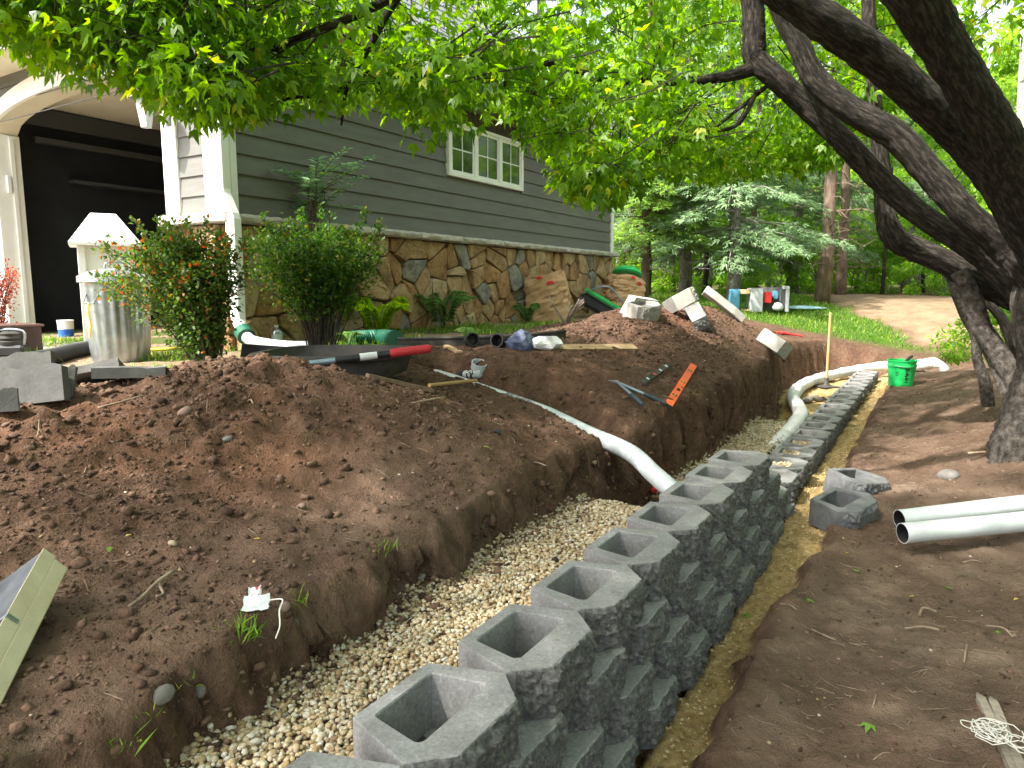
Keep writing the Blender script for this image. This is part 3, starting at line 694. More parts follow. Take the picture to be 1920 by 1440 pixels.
for q in range(nrow):
    k0, k1 = q * ex, (q + 1) * ex + .02; m = MB(); lift = .012
    x0, x1 = -.55 + k0, SL + .55 - k0
    if x1 - x0 < .3: break
    V = [rp(x0, -.55 + k0, k0 + lift), rp(x1, -.55 + k0, k0 + lift), rp(x1 - ex, -.55 + k1, k1 - .004), rp(x0 + ex, -.55 + k1, k1 - .004), rp(x0, -.55 + k0, k0 - .004), rp(x1, -.55 + k0, k0 - .004)]
    m.add(V, [(0, 1, 2, 3), (4, 5, 1, 0)])
    # front and rear hip faces
    V = [rp(-.55 + k0, -.55 + k0, k0 + lift), rp(-.55 + k0, 11 - k0, k0 + lift), rp(-.55 + k1, 11 - k1, k1 - .004), rp(-.55 + k1, -.55 + k1, k1 - .004)]; m.add(V, [(3, 2, 1, 0)])
    V = [rp(SL + .55 - k0, -.55 + k0, k0 + lift), rp(SL + .55 - k0, 11 - k0, k0 + lift), rp(SL + .55 - k1, 11 - k1, k1 - .004), rp(SL + .55 - k1, -.55 + k1, k1 - .004)]; m.add(V, [(0, 1, 2, 3)])
    m.build('shingle_course', M_ROOF, roof)
# downspout with elbows and green coupling
ds = MB()
def rect_tube(m, path, w, d):
    V = []; F = []; n = len(path)
    for i, p in enumerate(path):
        p = Vector(p); t = (Vector(path[min(i+1, n-1)]) - Vector(path[max(i-1, 0)])).normalized(); s_ = Vector((0, 1, 0)); u_ = t.cross(s_).normalized()
        for a, b in ((-1, -1), (1, -1), (1, 1), (-1, 1)): V.append(p + s_ * (a * w / 2) + u_ * (b * d / 2))
    for i in range(n - 1):
        for j in range(4): F.append((i*4+j, i*4+(j+1)%4, (i+1)*4+(j+1)%4, (i+1)*4+j))
    F += [(0, 1, 2, 3), tuple(range(n*4-4, n*4))[::-1]]; m.add(V, F)
rect_tube(ds, [(-.075, -.03, EAVE-.02-HZ), (-.075, -.03, 2.45-HZ), (-.08, -.04, 2.42-HZ), (-.09, -.15, 2.24-HZ), (-.09, -.17, 2.19-HZ), (-.09, -.17, 1.52-HZ), (-.10, -.18, 1.42-HZ), (-.12, -.21, 1.33-HZ), (-.16, -.29, 1.26-HZ), (-.19, -.36, 1.22-HZ)], .115, .085)
dsp = ds.build('downspout', M_WHITE, house, bevel=.008)
M_GREENPL = mat('dark_green_plastic', (.012, .10, .06), .4, spec=.5)
gc = MB(); gc.tube([(-.18, -.34, 1.23-HZ), (-.22, -.44, 1.19-HZ)], .075, 14); gc.build('coupling', M_GREENPL, dsp, smooth='auto')
# driveway apron
drv = MB(); M_PAVE = mat('concrete_apron', (.42, .36, .29), .9, (.56, .49, .40), 4, 7, .4, 40)
P_ = [hworld(.0, .6, 0), hworld(0, 7, 0), hworld(-4.5, 7, 0), hworld(-4.5, 3.0, 0), hworld(-1.2, 1.6, 0)]
drv.prism([(p[0], p[1]) for p in P_], .1, org=(0, 0, FLz - .1)); tag(drv.build('driveway', M_PAVE), kind='structure')
# ---------------------------------------------------------------- foliage helpers
def leaf_arrays(P, T, Nn, size, lobes, r, curl=.18):
    """P (n,3) leaf bases, T (n,3) pointing direction, Nn (n,3) normals; lobes = list of (angle, length, halfwidth) diamonds"""
    n = len(P); T = T / (np.linalg.norm(T, axis=1, keepdims=True) + 1e-9); Nn = Nn - T * (Nn * T).sum(1, keepdims=True); Nn /= (np.linalg.norm(Nn, axis=1, keepdims=True) + 1e-9); B = np.cross(Nn, T)
    size = np.broadcast_to(np.asarray(size, float), (n,))[:, None]
    Vs = []; Fs = []; k = 0
    for (a, ln, hw) in lobes:
        ca, sa = math.cos(a), math.sin(a); d = T * ca + B * sa; e = -T * sa + B * ca
        tip = P + size * ln * (d - Nn * curl); l = P + size * (d * ln * .45 + e * hw + Nn * .05); rr = P + size * (d * ln * .45 - e * hw + Nn * .05)
        Vs += [P, l, tip, rr]; b = np.arange(n) + k
        Fs.append(np.stack([b, b + n, b + 2*n, b + 3*n], 1)); k += 4 * n
    return np.concatenate(Vs), np.concatenate(Fs), len(lobes) * 4
MAPLE = [(0, 1.0, .17), (.75, .72, .14), (-.75, .72, .14)]
SIMPLE = [(0, 1.0, .27)]
def rand_unit(n, r):
    v = r.normal(size=(n, 3)); return v / np.linalg.norm(v, axis=1, keepdims=True)
def foliage(name, P, T, Nn, size, lobes, mt, r, parent=None, tipf=None, off=(0, 0, 0), shade=None):
    V, F, k = leaf_arrays(P - np.array(off), T, Nn, size, lobes, r)
    c = np.zeros((len(P), 4)); c[:, 0] = r.random(len(P)) if shade is None else shade; c[:, 3] = 1
    if tipf is not None: c[:, 1] = tipf
    me = npmesh(name, V, F, [mt], np.tile(c, (k, 1)))
    return me

# ---------------------------------------------------------------- the big leaning maple
M_BARK = mat('maple_bark', (.010, .008, .007), .95, (.085, .071, .060), 52, 7, 1.0, 46, stretch=(1, 1, .22), bdist=.06, col3=(.028, .022, .018), attr='bark', contrast=(.36, .62))
M_PEEL = mat('peeling_grey_bark', (.022, .019, .017), .95, (.15, .135, .12), 26, 8, 1.0, 30, stretch=(1, 1, .8), bdist=.04, col3=(.075, .064, .054), attr='bark')
MB_ = np.array([*G(1915, 845)[:2], 0]); MB_[2] = H(MB_[0], MB_[1])
maple = thing('maple_tree', tuple(MB_), 'large leaning multi-stemmed maple with dark trunks arching over the trench', 'tree')
by = MB_[1]
def limb(name, pts, n=22, m_=M_BARK, parent=maple, step=16, wob=.07, seed=0):
    "pts: (u, v, y, width in photograph pixels)"
    C = [np.append(W(u, v, y), w / 2 * y / FPX) for (u, v, y, w) in pts]; C = catmull(C, step)
    m = MB(); m.tube([c[:3] for c in C], [max(c[3], .003) for c in C], n, wob=wob * .3, seed=seed, rough=.06 if name == 'trunk' else .03)
    return barkattr(m.build(name, m_, parent, smooth=True, world=True), C, n)
def barkattr(o, C, n):
    Ls = np.r_[0, np.cumsum([np.linalg.norm(np.array(b[:3]) - np.array(a[:3])) for a, b in zip(C[:-1], C[1:])])]; A_ = []
    for c, l in zip(C, Ls):
        for k in range(n): a = 2 * math.pi * k / n; A_ += [math.cos(a) * max(c[3], .01), math.sin(a) * max(c[3], .01), l]
    o.data.attributes.new('bark', 'FLOAT_VECTOR', 'POINT').data.foreach_set('vector', A_); return o
trunk_top = W(1948, 560, by)
m = MB(); r0 = .145
pp = catmull([np.append(MB_ + (0, 0, -.15), r0 * 1.6), np.append(MB_ + (0, 0, .03), r0 * 1.3), np.append(MB_ + (.03, .02, .25), r0 * 1.05), np.append(MB_ + (.09, .0, .6), r0), np.append(trunk_top, r0 * 1.05), np.append(trunk_top + (.12, -.05, .35), r0 * 1.15), np.append(trunk_top + (.1, -.2, .75), r0 * .9)], 14)
m.tube([p[:3] for p in pp], [p[3] for p in pp], 24, wob=.02, seed=2, rough=.07); barkattr(m.build('trunk', M_PEEL, maple, smooth=True, world=True), pp, 24)
limb('trunk', [(1995, 470, 4.55, 105), (1945, 390, 4.4, 96), (1892, 295, 4.2, 84), (1850, 222, 4.0, 76), (1795, 128, 3.8, 74), (1748, 52, 3.65, 80), (1712, -10, 3.5, 86), (1640, -140, 3.3, 92), (1540, -330, 3.1, 80), (1380, -560, 3.0, 60)], seed=3)
limb('trunk', [(1985, 510, 4.6, 95), (1915, 405, 4.45, 76), (1862, 322, 4.35, 70), (1797, 252, 4.3, 64), (1730, 187, 4.2, 64), (1647, 112, 4.1, 66), (1563, 52, 4.0, 66), (1493, 5, 3.95, 62), (1400, -70, 3.9, 62), (1250, -220, 3.8, 50), (1050, -380, 3.7, 36)], seed=4)
limb('trunk', [(1990, 560, 4.75, 90), (1920, 500, 4.75, 60), (1880, 462, 4.8, 54), (1813, 402, 4.8, 50), (1747, 329, 4.85, 50), (1680, 255, 4.9, 50), (1597, 207, 4.95, 45), (1530, 150, 5.0, 42), (1497, 83, 5.0, 38), (1463, 10, 5.0, 38), (1430, -120, 4.9, 34), (1360, -300, 4.8, 26)], seed=5)
limb('trunk', [(1985, 590, 4.9, 85), (1915, 545, 5.0, 58), (1847, 482, 5.1, 48), (1780, 438, 5.1, 42), (1713, 393, 5.15, 42), (1647, 333, 5.2, 42), (1580, 263, 5.2, 40), (1513, 200, 5.25, 40), (1453, 145, 5.25, 40), (1416, 108, 5.3, 42), (1414, 67, 5.3, 40), (1410, 0, 5.3, 38), (1395, -140, 5.2, 32)], seed=6)
limb('trunk', [(1980, 605, 5.0, 70), (1913, 560, 5.2, 56), (1847, 533, 5.3, 50), (1780, 495, 5.4, 46), (1713, 466, 5.5, 44), (1676, 444, 5.5, 42), (1660, 400, 5.5, 36), (1655, 340, 5.5, 32), (1648, 270, 5.5, 28), (1640, 190, 5.5, 24), (1632, 80, 5.5, 24), (1625, -60, 5.5, 20)], seed=7)
limb('branch', [(1416, 125, 5.3, 30), (1370, 142, 5.3, 20), (1280, 153, 5.4, 17), (1190, 148, 5.6, 15), (1120, 172, 5.7, 12), (1050, 192, 5.9, 9), (960, 178, 6.0, 5)], 8)
limb('branch', [(1160, 160, 5.6, 12), (1050, 122, 5.4, 12), (1005, 125, 5.4, 11), (950, 155, 5.4, 9), (905, 182, 5.4, 7), (850, 215, 5.4, 4)], 8)
limb('branch', [(1250, -220, 3.9, 26), (1000, -130, 3.9, 24), (800, -40, 3.9, 20), (690, 18, 4.0, 17), (600, 56, 4.0, 15), (520, 86, 4.1, 14), (440, 104, 4.1, 13), (380, 113, 4.2, 10), (330, 118, 4.2, 7), (270, 130, 4.2, 4)], 8)
limb('branch', [(900, -110, 4.2, 20), (770, -30, 4.2, 17), (730, 20, 4.2, 14), (700, 75, 4.2, 12), (668, 130, 4.25, 9), (648, 175, 4.3, 7), (640, 235, 4.3, 4)], 8)
limb('branch', [(560, -150, 3.8, 14), (380, -70, 3.8, 11), (270, 0, 3.8, 9), (218, 46, 3.8, 7), (160, 76, 3.8, 4)], 7)
limb('branch', [(700, 130, 4.4, 8), (620, 175, 4.4, 7), (540, 185, 4.3, 6), (480, 215, 4.3, 5), (430, 225, 4.3, 3)], 6)
limb('branch', [(1300, 250, 5.4, 5), (1380, 235, 5.3, 7), (1420, 170, 5.3, 9)], 6); limb('branch', [(1290, 300, 5.4, 3), (1330, 250, 5.4, 5), (1440, 160, 5.3, 8)], 6)
# thinner stems rising from the same foot
limb('stem', [(1930, 790, 4.85, 60), (1912, 732, 4.95, 40), (1895, 698, 5.05, 38), (1866, 652, 5.15, 36), (1840, 612, 5.2, 34), (1824, 560, 5.2, 34), (1800, 510, 5.2, 34)], 10, M_PEEL, seed=8)
limb('stem', [(1853, 760, 6.0, 24), (1846, 715, 6.0, 22), (1832, 672, 6.0, 18), (1829, 632, 6.0, 17), (1808, 590, 6.0, 17), (1785, 530, 6.0, 16), (1770, 470, 6.0, 14)], 8, M_PEEL, seed=9)
limb('stem', [(1905, 770, 4.9, 30), (1883, 720, 5.1, 26), (1862, 672, 5.3, 24), (1840, 632, 5.5, 20), (1832, 590, 5.6, 16)], 8, M_PEEL, seed=10)
limb('stem', [(1935, 740, 5.4, 26), (1905, 660, 5.6, 22), (1880, 600, 5.6, 18), (1850, 560, 5.6, 16), (1838, 500, 5.6, 14)], 8, M_BARK, seed=12)
# crown: sprays of lobed leaves hanging from twigs
r = np.random.default_rng(5)
bu = [-200, 0, 60, 130, 180, 220, 260, 300, 340, 390, 430, 480, 520, 560, 600, 640, 700, 740, 780, 830, 870, 920, 960, 1000, 1050, 1090, 1130, 1180, 1230, 1300, 1400, 1500, 1600, 1660, 1720, 1800, 1950]
bv = [40, 70, 120, 150, 165, 172, 160, 180, 232, 240, 255, 190, 215, 245, 230, 195, 210, 210, 222, 290, 190, 190, 225, 280, 300, 375, 395, 372, 330, 345, 345, 330, 300, 210, 120, 40, 20]
SP = []   # centre, radius, leaves
tw = MB()
def spray(c, rad, nl, droop=.3, tdir=None):
    SP.append((np.array(c), rad, nl, droop))
    td = np.array(tdir) if tdir is not None else np.array([r.normal(.5, .5), r.normal(.1, .5), r.uniform(.1, .7)])
    td = td / np.linalg.norm(td)
    a = np.array(c) - td * rad * .2; b = np.array(c) + td * rad * 1.5
    mid = (a + b) / 2 + r.normal(0, .04, 3); tw.tube(catmull([b, mid, a], 3), list(np.linspace(.0065, .0025, 7)), 4, cap=False)
    for _ in range(3):
        e = np.array(c) + r.normal(0, rad * .55, 3) * (1, 1, .5); tw.tube([mid + r.normal(0, .02, 3), (mid + e) / 2 + r.normal(0, .03, 3), e], [.004, .003, .0015], 4, cap=False)
cnt = 0
while cnt < 500:
    u = r.uniform(-150, 1700); lo = np.interp(u, bu, bv)
    if u < 450: y = r.uniform(3.5, 4.7)
    elif u < 900: y = r.uniform(3.9, 5.5)
    elif u < 1280: y = r.uniform(4.6, 6.8)
    else: y = r.uniform(5.6, 8.5)
    rad = r.uniform(.2, .36); rp_ = rad * FPX / y
    v = r.uniform(-230, lo) if r.random() < .72 else lo - abs(r.normal(0, 40))
    v = min(v, lo) - rp_ * .55
    if v < -230: continue
    if v > 40 and u < 1020 and r.random() < .42: continue
    if 690 < u < 960 and v < 70 and r.random() < .62: continue   # the thinner patch where the roof shows
    spray(W(u, v, y), rad, int(r.uniform(46, 80)), .35); cnt += 1
# unseen rest of the crown, with dense sprays added around the camera for shade
NV = len(SP)
for _ in range(2300):
    x = r.uniform(-5.2, 6.5); y = r.uniform(-3.2, 9.0); z = r.uniform(3.7, 6.6)
    lit = (-3.4 < x < 2.4) and (2.6 < y < 7.5)          # open window towards the sun
    e = min(((x + 1.6) / 3.6) ** 2 + ((y + .2) / 2.7) ** 2, ((x - 4.6) / 2.3) ** 2 + ((y - 3.0) / 5.0) ** 2)
    core_ = (-4.6 < x < .2) and (-1.8 < y < 2.6)
    if e > 1.15 or lit or r.random() > (.85 if core_ else .34): continue
    spray((x, y, z), r.uniform(.4, .6), int(r.uniform(46, 66)), .3)
P = []; T = []; Nn = []; S = []
for c, rad, nl, droop in SP:
    q = rand_unit(nl, r) * (r.random((nl, 1)) ** .4) * rad * (1, 1, .62)
    P.append(c + q); d = q / (np.linalg.norm(q, axis=1, keepdims=True) + 1e-6); T.append(d * .7 + r.normal(0, .45, (nl, 3)) + (0, 0, -.75)); Nn.append(r.normal(0, .5, (nl, 3)) + (0, 0, 1)); S.append(r.uniform(.045, .102, nl) if len(S) < NV else r.uniform(.09, .13, nl))
P, T, Nn, S = map(np.concatenate, (P, T, Nn, S))
M_MAPLE = leafmat('maple_leaves', (.055, .145, .012), (.19, .34, .028), .62, .36, (.50, .50, .05))
me = foliage('leaves', P, T, Nn, S, MAPLE, M_MAPLE, r, tipf=(r.random(len(P)) < .035) * .6, off=MB_)
o = link('leaves', me, maple); o['kind'] = 'stuff'
tw.build('twigs', M_BARK, maple, world=True)['kind'] = 'stuff'

# ---------------------------------------------------------------- woods beyond the lawn
M_PINEB = mat('pine_bark', (.10, .068, .05), .95, (.23, .17, .13), 10, 8, 1.0, 14, stretch=(1, 1, .35), bdist=.04)
M_GREYB = mat('grey_bark', (.12, .11, .10), .95, (.27, .25, .23), 12, 8, .8, 20, bdist=.03)
M_SPRUCE = leafmat('spruce_needles', (.085, .16, .080), (.27, .38, .20), .4, .6)
M_PINE = leafmat('pine_needles', (.075, .16, .030), (.24, .38, .07), .45, .6)
M_BUSH = leafmat('woodland_leaves', (.085, .19, .024), (.28, .45, .06), .6, .5, (.28, .33, .05))
def trunk_tube(h, r0, lean, rr, seed, n=9):
    m = MB(); pts = []; rad = []
    for i in range(9):
        f = i / 8; pts.append((lean[0] * f * h + rr.normal(0, .03), lean[1] * f * h + rr.normal(0, .03), h * f - .2)); rad.append(r0 * (1.18 if i == 0 else 1) * (1 - .72 * f))
    m.tube(pts, rad, n, wob=.06, seed=seed); return m
def conifer(name, seed, h, r0, z0, blen, nb, needle, mt, bark, dead=0, label=None, droop=.25):
    rr = np.random.default_rng(seed); o = thing(name, (0, 0, 0)); trunk_tube(h, r0, (rr.normal(0, .01), rr.normal(0, .01)), rr, seed).build('trunk', bark, o, smooth=True)
    P = []; T = []; Nn = []; S = []; br = MB()
    for b in range(nb):
        f = rr.random(); z = z0 + (h - z0) * f; ln = blen * (1 - .75 * f) * rr.uniform(.7, 1.1); a = rr.uniform(0, 2 * math.pi); d = np.array([math.cos(a), math.sin(a), 0]); sd = np.array([-d[1], d[0], 0])
        tip = d * ln + np.array([0, 0, -droop * ln]); c0 = np.array([0, 0, z])
        br.tube([c0, c0 + tip * .5 + (0, 0, .08 * ln), c0 + tip], [.028, .016, .005], 4, cap=False)
        n = int(55 * ln / 2 * needle); k = rr.random(n) ** .7
        side = rr.normal(0, .20 * ln, n) * (1.05 - k * .8)
        base = c0 + np.outer(k, tip) + np.outer(side, sd) + np.outer(.08 * ln * np.sin(k * 3.1) - .35 * np.abs(side) , (0, 0, 1)) + rr.normal(0, .03, (n, 3))
        P.append(base); T.append(d + np.outer(np.sign(side) * .7, sd) + rr.normal(0, .25, (n, 3)) + (0, 0, -.2)); Nn.append(rr.normal(0, .35, (n, 3)) + (0, 0, 1)); S.append(rr.uniform(.12, .26, n))
    for b in range(dead):
        z = rr.uniform(.8, z0 + 1); a = rr.uniform(0, 6.28); ln = rr.uniform(.5, 1.6); d = np.array([math.cos(a), math.sin(a), -.15 + rr.normal(0, .15)]); c0 = np.array([0, 0, z])
        br.tube([c0, c0 + d * ln * .6 + (0, 0, .08), c0 + d * ln], [.02, .012, .004], 4, cap=False)
        for q in range(4): e = c0 + d * ln * rr.uniform(.4, 1); br.tube([e, e + rr.normal(0, .22, 3)], [.006, .002], 3, cap=False)
    br.build('branches', bark, o)['kind'] = 'stuff'
    P, T, Nn, S = map(np.concatenate, (P, T, Nn, S))
    me = foliage('needles', P, T, Nn, S, [(0, 1, .09), (.5, .8, .07), (-.5, .8, .07)], mt, rr); link('crown', me, o)['kind'] = 'stuff'
    return o
def broadleaf(name, seed, h, rad, z0, nl, mt, bark, r0=.09, ls=(.09, .17), nc=38):
    rr = np.random.default_rng(seed); o = thing(name, (0, 0, 0)); tr = trunk_tube(h * .8, r0, (rr.normal(0, .05), rr.normal(0, .05)), rr, seed)
    P = []; T = []; Nn = []; S = []; SH = []
    for c in range(nc):
        a = rr.uniform(0, 6.28); f = rr.random(); q = rad * math.sqrt(rr.random()) * (1 - .45 * f); cc = np.array([math.cos(a) * q, math.sin(a) * q, z0 + (h - z0) * f]); cr = rr.uniform(.35, .75) * rad * .42
        tr.tube([(0, 0, max(.3, cc[2] - .5 * q - .3)), cc * (.5, .5, 1) - (0, 0, .2 * q), cc], [r0 * .3, r0 * .18, .006], 4, cap=False)
        n = nl // nc; d = rand_unit(n, rr); p = cc + d * (rr.random((n, 1)) ** .35) * cr * (1, 1, .7)
        P.append(p); T.append(d + rr.normal(0, .5, (n, 3)) + (0, 0, -.4)); Nn.append(rr.normal(0, .5, (n, 3)) + (0, 0, 1)); S.append(rr.uniform(*ls, n)); SH.append(np.clip(rr.normal(rr.uniform(.25, .75), .2, n), 0, 1))
    tr.build('trunk', bark, o, smooth=True)
    P, T, Nn, S, SH = map(np.concatenate, (P, T, Nn, S, SH))
    link('crown', foliage('leaves', P, T, Nn, S, SIMPLE, mt, rr, shade=SH, tipf=(rr.random(len(P)) < .05) * .5), o)['kind'] = 'stuff'
    return o
def put(o, u, y, sc=1, rz=0, label=None, cat='tree', group=None, first=False):
    c = o if first else copy_tree(o); p = W(u, 540, y); c.location = (p[0], p[1], H(p[0], p[1])); c.rotation_euler = (0, 0, rz); c.scale = (sc, sc, sc)
    return tag(c, label, cat, group)
pineA = conifer('pine_tree', 21, 11, .155, 4.6, 2.6, 60, 1.5, M_PINE, M_PINEB, 26)
put(pineA, 1548, 15.6, 1, .3, 'stout brown pine trunk standing at the back edge of the lawn', first=True)
put(pineA, 1576, 18.5, .86, 2.0, 'slimmer brown pine trunk just behind the stout pine')
spruceA = conifer('spruce_tree', 22, 10, .16, 1.3, 2.7, 95, 2.4, M_SPRUCE, M_GREYB, 20, droop=.3)
put(spruceA, 1372, 15.5, .9, 1.0, 'blue-green spruce with drooping boughs behind the tipped toy bench', first=True)
put(spruceA, 1283, 17.0, .92, 2.4, 'blue-green spruce with pale trunk beyond the block-topped soil pile')
put(spruceA, 1490, 21.0, .9, 4.0, 'blue-green spruce standing deeper in the woods between the pines')
put(spruceA, 1180, 21.0, 1.15, 5.2, 'tall blue-green spruce rising behind the far corner of the house')
put(spruceA, 1010, 26.0, 1.5, .6, 'very tall spruce showing above the roof of the house')
put(spruceA, 1700, 24.0, .95, 3.4, 'dull green spruce at the back of the dirt path')
pineB = conifer('pine_tree', 23, 8, .13, 1.5, 1.9, 90, 2.2, M_PINE, M_PINEB, 14)
put(pineB, 1205, 16.0, .85, .4, 'bright green bushy pine beside the far corner of the house', first=True)
put(pineB, 1410, 24.0, 1.1, 2.2, 'bushy green pine in the woods behind the spruces')
put(pineB, 1640, 27.0, 1.3, 4.4, 'bushy green pine far back beyond the dirt path')
bl = [broadleaf('broadleaf_tree', 31, 6.0, 2.0, .5, 9000, M_BUSH, M_GREYB), broadleaf('broadleaf_tree', 32, 8.5, 2.6, 1.6, 11000, M_BUSH, M_GREYB, .11), broadleaf('leafy_bush', 33, 2.4, 1.3, .1, 5000, M_BUSH, M_GREYB, .03, (.07, .13), 26)]
used = [False] * 3
for (u, y, k, sc, rz) in [(1240, 25, 0, 1, .2), (1330, 28, 1, 1, 1.1), (1440, 30, 1, 1.05, 2.2), (1530, 31, 0, 1.3, 3.0), (1620, 33, 1, 1.1, .7), (1720, 30, 0, 1.25, 1.9), (1800, 34, 1, 1.1, 2.9), (1890, 24, 1, .9, .4), (1990, 20, 1, .95, 5.5), (1650, 40, 1, 1.4, 5.0), (1400, 42, 1, 1.5, 2.5), (1160, 36, 1, 1.3, 1.5), (1880, 40, 1, 1.4, 3.9), (1020, 40, 1, 1.6, 3.9), (2080, 30, 1, 1.3, .9), (1940, 14, 0, .9, 1.2), (1770, 20, 0, .85, .1)]:
    put(bl[k], u, y, sc, rz, 'bright green broad-leaved tree among the woods beyond the lawn', group='broad-leaved trees in the woods', first=not used[k]); used[k] = True
for (u, y, sc, rz) in [(1460, 20.5, .9, 0), (1620, 22, 1, 1), (1690, 21, .8, 2), (1790, 19, .9, 3), (1860, 14, .8, 4), (1900, 10.5, .75, 5), (1240, 20, 1, 2), (1310, 22, .9, .5), (1530, 25, 1.1, 1.4), (1390, 19.5, .8, 4), (1930, 8.2, .6, .5)]:
    lb = {1900: 'leafy bush at the foot of the birch trunk', 1930: 'small leafy bush close behind the leaning maple', 1860: 'leafy bush beside the dirt path near the maple stems', 1460: 'leafy bush between the stout pine and the toy workbench'}.get(u, 'low leafy bush in the undergrowth at the edge of the woods')
    put(bl[2], u, y, sc, rz, lb, 'bush', 'bushes at the edge of the woods', first=not used[2]); used[2] = True
for i, (x_, y_, k_, sc, rz) in enumerate([(7.4, 1.6, 1, .8, 0), (9.5, 4.2, 1, .9, 1), (7.8, -1.6, 1, .85, 2), (11.5, 7.0, 0, 1, 3), (6.2, -4.0, 1, .8, 4), (10.5, .5, 0, 1.1, 5), (6.8, 4.6, 0, .75, 1.5), (12.5, 3, 1, 1, 2.5), (5.6, .0, 2, 1.2, .4), (6.0, 3.0, 2, 1.2, 1.4)]):  # out-of-view trees and bushes, added to cut sky light from the right
    c = copy_tree(bl[k_]); c.location = (x_, y_, H(x_, y_)); c.rotation_euler = (0, 0, rz); c.scale = (sc, sc, sc)
    tag(c, 'unseen leafy tree added beside the maple to block sky light' if k_ < 2 else 'unseen leafy bush added beside the maple to block sky light', 'tree' if k_ < 2 else 'bush', 'unseen trees added beside the maple')
M_BIRCH = mat('birch_bark', (.62, .60, .56), .8, (.08, .075, .07), 7, 7, .3, 20, stretch=(1, 1, 4), contrast=(.58, .66))
bi = thing('birch_tree', (0, 0, 0)); trunk_tube(9, .14, (-.02, 0), np.random.default_rng(3), 5).build('trunk', M_BIRCH, bi, smooth=True)
o = link('crown', bl[1].children[1].data if 'leaves' in bl[1].children[1].data.name else bl[1].children[0].data, bi); o['kind'] = 'stuff'; o.location = (0, 0, 3)
p = W(1912, 540, 9.0); bi.location = (p[0], p[1], H(p[0], p[1])); tag(bi, 'white-barked birch trunk behind the leaning maple', 'tree')
dk = [(1322, 19, .075), (1215, 18, .06), (1655, 20, .05), (1480, 27, .09), (1732, 23, .07), (1605, 26, .06), (1262, 24, .08)]
for i, (u, y, rr_) in enumerate(dk):
    p = W(u, 540, y); o = thing('young_tree', (p[0], p[1], H(p[0], p[1])), 'thin dark trunk of a young tree in the woods', 'tree', 'thin trunks in the woods')
    trunk_tube(8, rr_, (.01 * (i % 3 - 1), 0), np.random.default_rng(60 + i), i, 7).build('trunk', M_BARK, o, smooth=True)
    c = link('crown', bl[1].children[1].data if 'leaves' in bl[1].children[1].data.name else bl[1].children[0].data, o); c['kind'] = 'stuff'; c.location = (0, 0, 2.2); c.scale = (.6, .6, .75)
# far wood that reads as one mass
rr = np.random.default_rng(77); n = 26000
az = rr.uniform(-.35, 1.05, n); dist = rr.uniform(44, 60, n); P = np.stack([np.sin(az) * dist, np.cos(az) * dist, rr.random(n) ** 1.1 * 17 + 1.0], 1)
P[:, 2] *= .8 + .35 * vnoise(az * 30, az * 0 + 3)
me = foliage('far_woods', P, rr.normal(size=(n, 3)), rr.normal(0, .6, (n, 3)) + (0, -.4, .8), rr.uniform(.6, 1.1, n), SIMPLE, M_BUSH, rr)
tag(link('far_woods', me), 'distant mass of green woodland behind the trees', 'woodland', kind='stuff')
# ---------------------------------------------------------------- loose stuff: gravel, soil clods, grass, litter
def ico(sub):
    bm = bmesh.new(); bmesh.ops.create_icosphere(bm, subdivisions=sub, radius=1); V = np.array([v.co[:] for v in bm.verts]); F = np.array([[v.index for v in f.verts] for f in bm.faces]); bm.free(); return V, F
ICO1, ICO2 = ico(1), ico(2)
OCT = (np.array([[1, 0, 0], [-1, 0, 0], [0, 1, 0], [0, -1, 0], [0, 0, 1], [0, 0, -1]], float), np.array([[0, 2, 4], [2, 1, 4], [1, 3, 4], [3, 0, 4], [2, 0, 5], [1, 2, 5], [3, 1, 5], [0, 3, 5]]))
def rocks(name, P, size, flat, mt, r, sub=1, jit=.22, shade=None, smooth=False):
    V0, F0 = {0: OCT, 1: ICO1, 2: ICO2}[sub]; n = len(P); k = len(V0); var = 12
    tm = []
    for _ in range(var):
        d = V0 * (1 + r.normal(0, jit, (k, 1)) * (1 if sub < 2 else .55)); A = rand_unit(2, r); 
        if sub == 2: d = d * (1 + .25 * np.sign(V0 @ A[0])[:, None] * np.abs(V0 @ A[0])[:, None] ** 2) * (1 + jit * (V0 @ A[1])[:, None])
        tm.append(d)
    tm = np.array(tm); Q = tm[r.integers(0, var, n)]                     # n,k,3
    sc = np.stack([size * r.uniform(.8, 1.35, n), size * r.uniform(.7, 1.1, n), size * flat * r.uniform(.7, 1.1, n)], 1)
    Q = Q * sc[:, None]
    a = r.uniform(0, 6.28, n); tx = r.normal(0, .45, n); ca, sa = np.cos(a), np.sin(a); ct, stt = np.cos(tx), np.sin(tx)
    x, y, z = Q[..., 0], Q[..., 1], Q[..., 2]; y, z = y * ct[:, None] - z * stt[:, None], y * stt[:, None] + z * ct[:, None]
    x, y = x * ca[:, None] - y * sa[:, None], x * sa[:, None] + y * ca[:, None]
    V = np.stack([x, y, z], -1) + P[:, None]
    F = (F0[None] + (np.arange(n) * k)[:, None, None]).reshape(-1, 3)
    c = np.zeros((n, 4)); c[:, 0] = r.random(n) if shade is None else shade; c[:, 1] = r.random(n); c[:, 3] = 1
    return npmesh(name, V.reshape(-1, 3), F, [mt], np.repeat(c, k, 0), smooth)
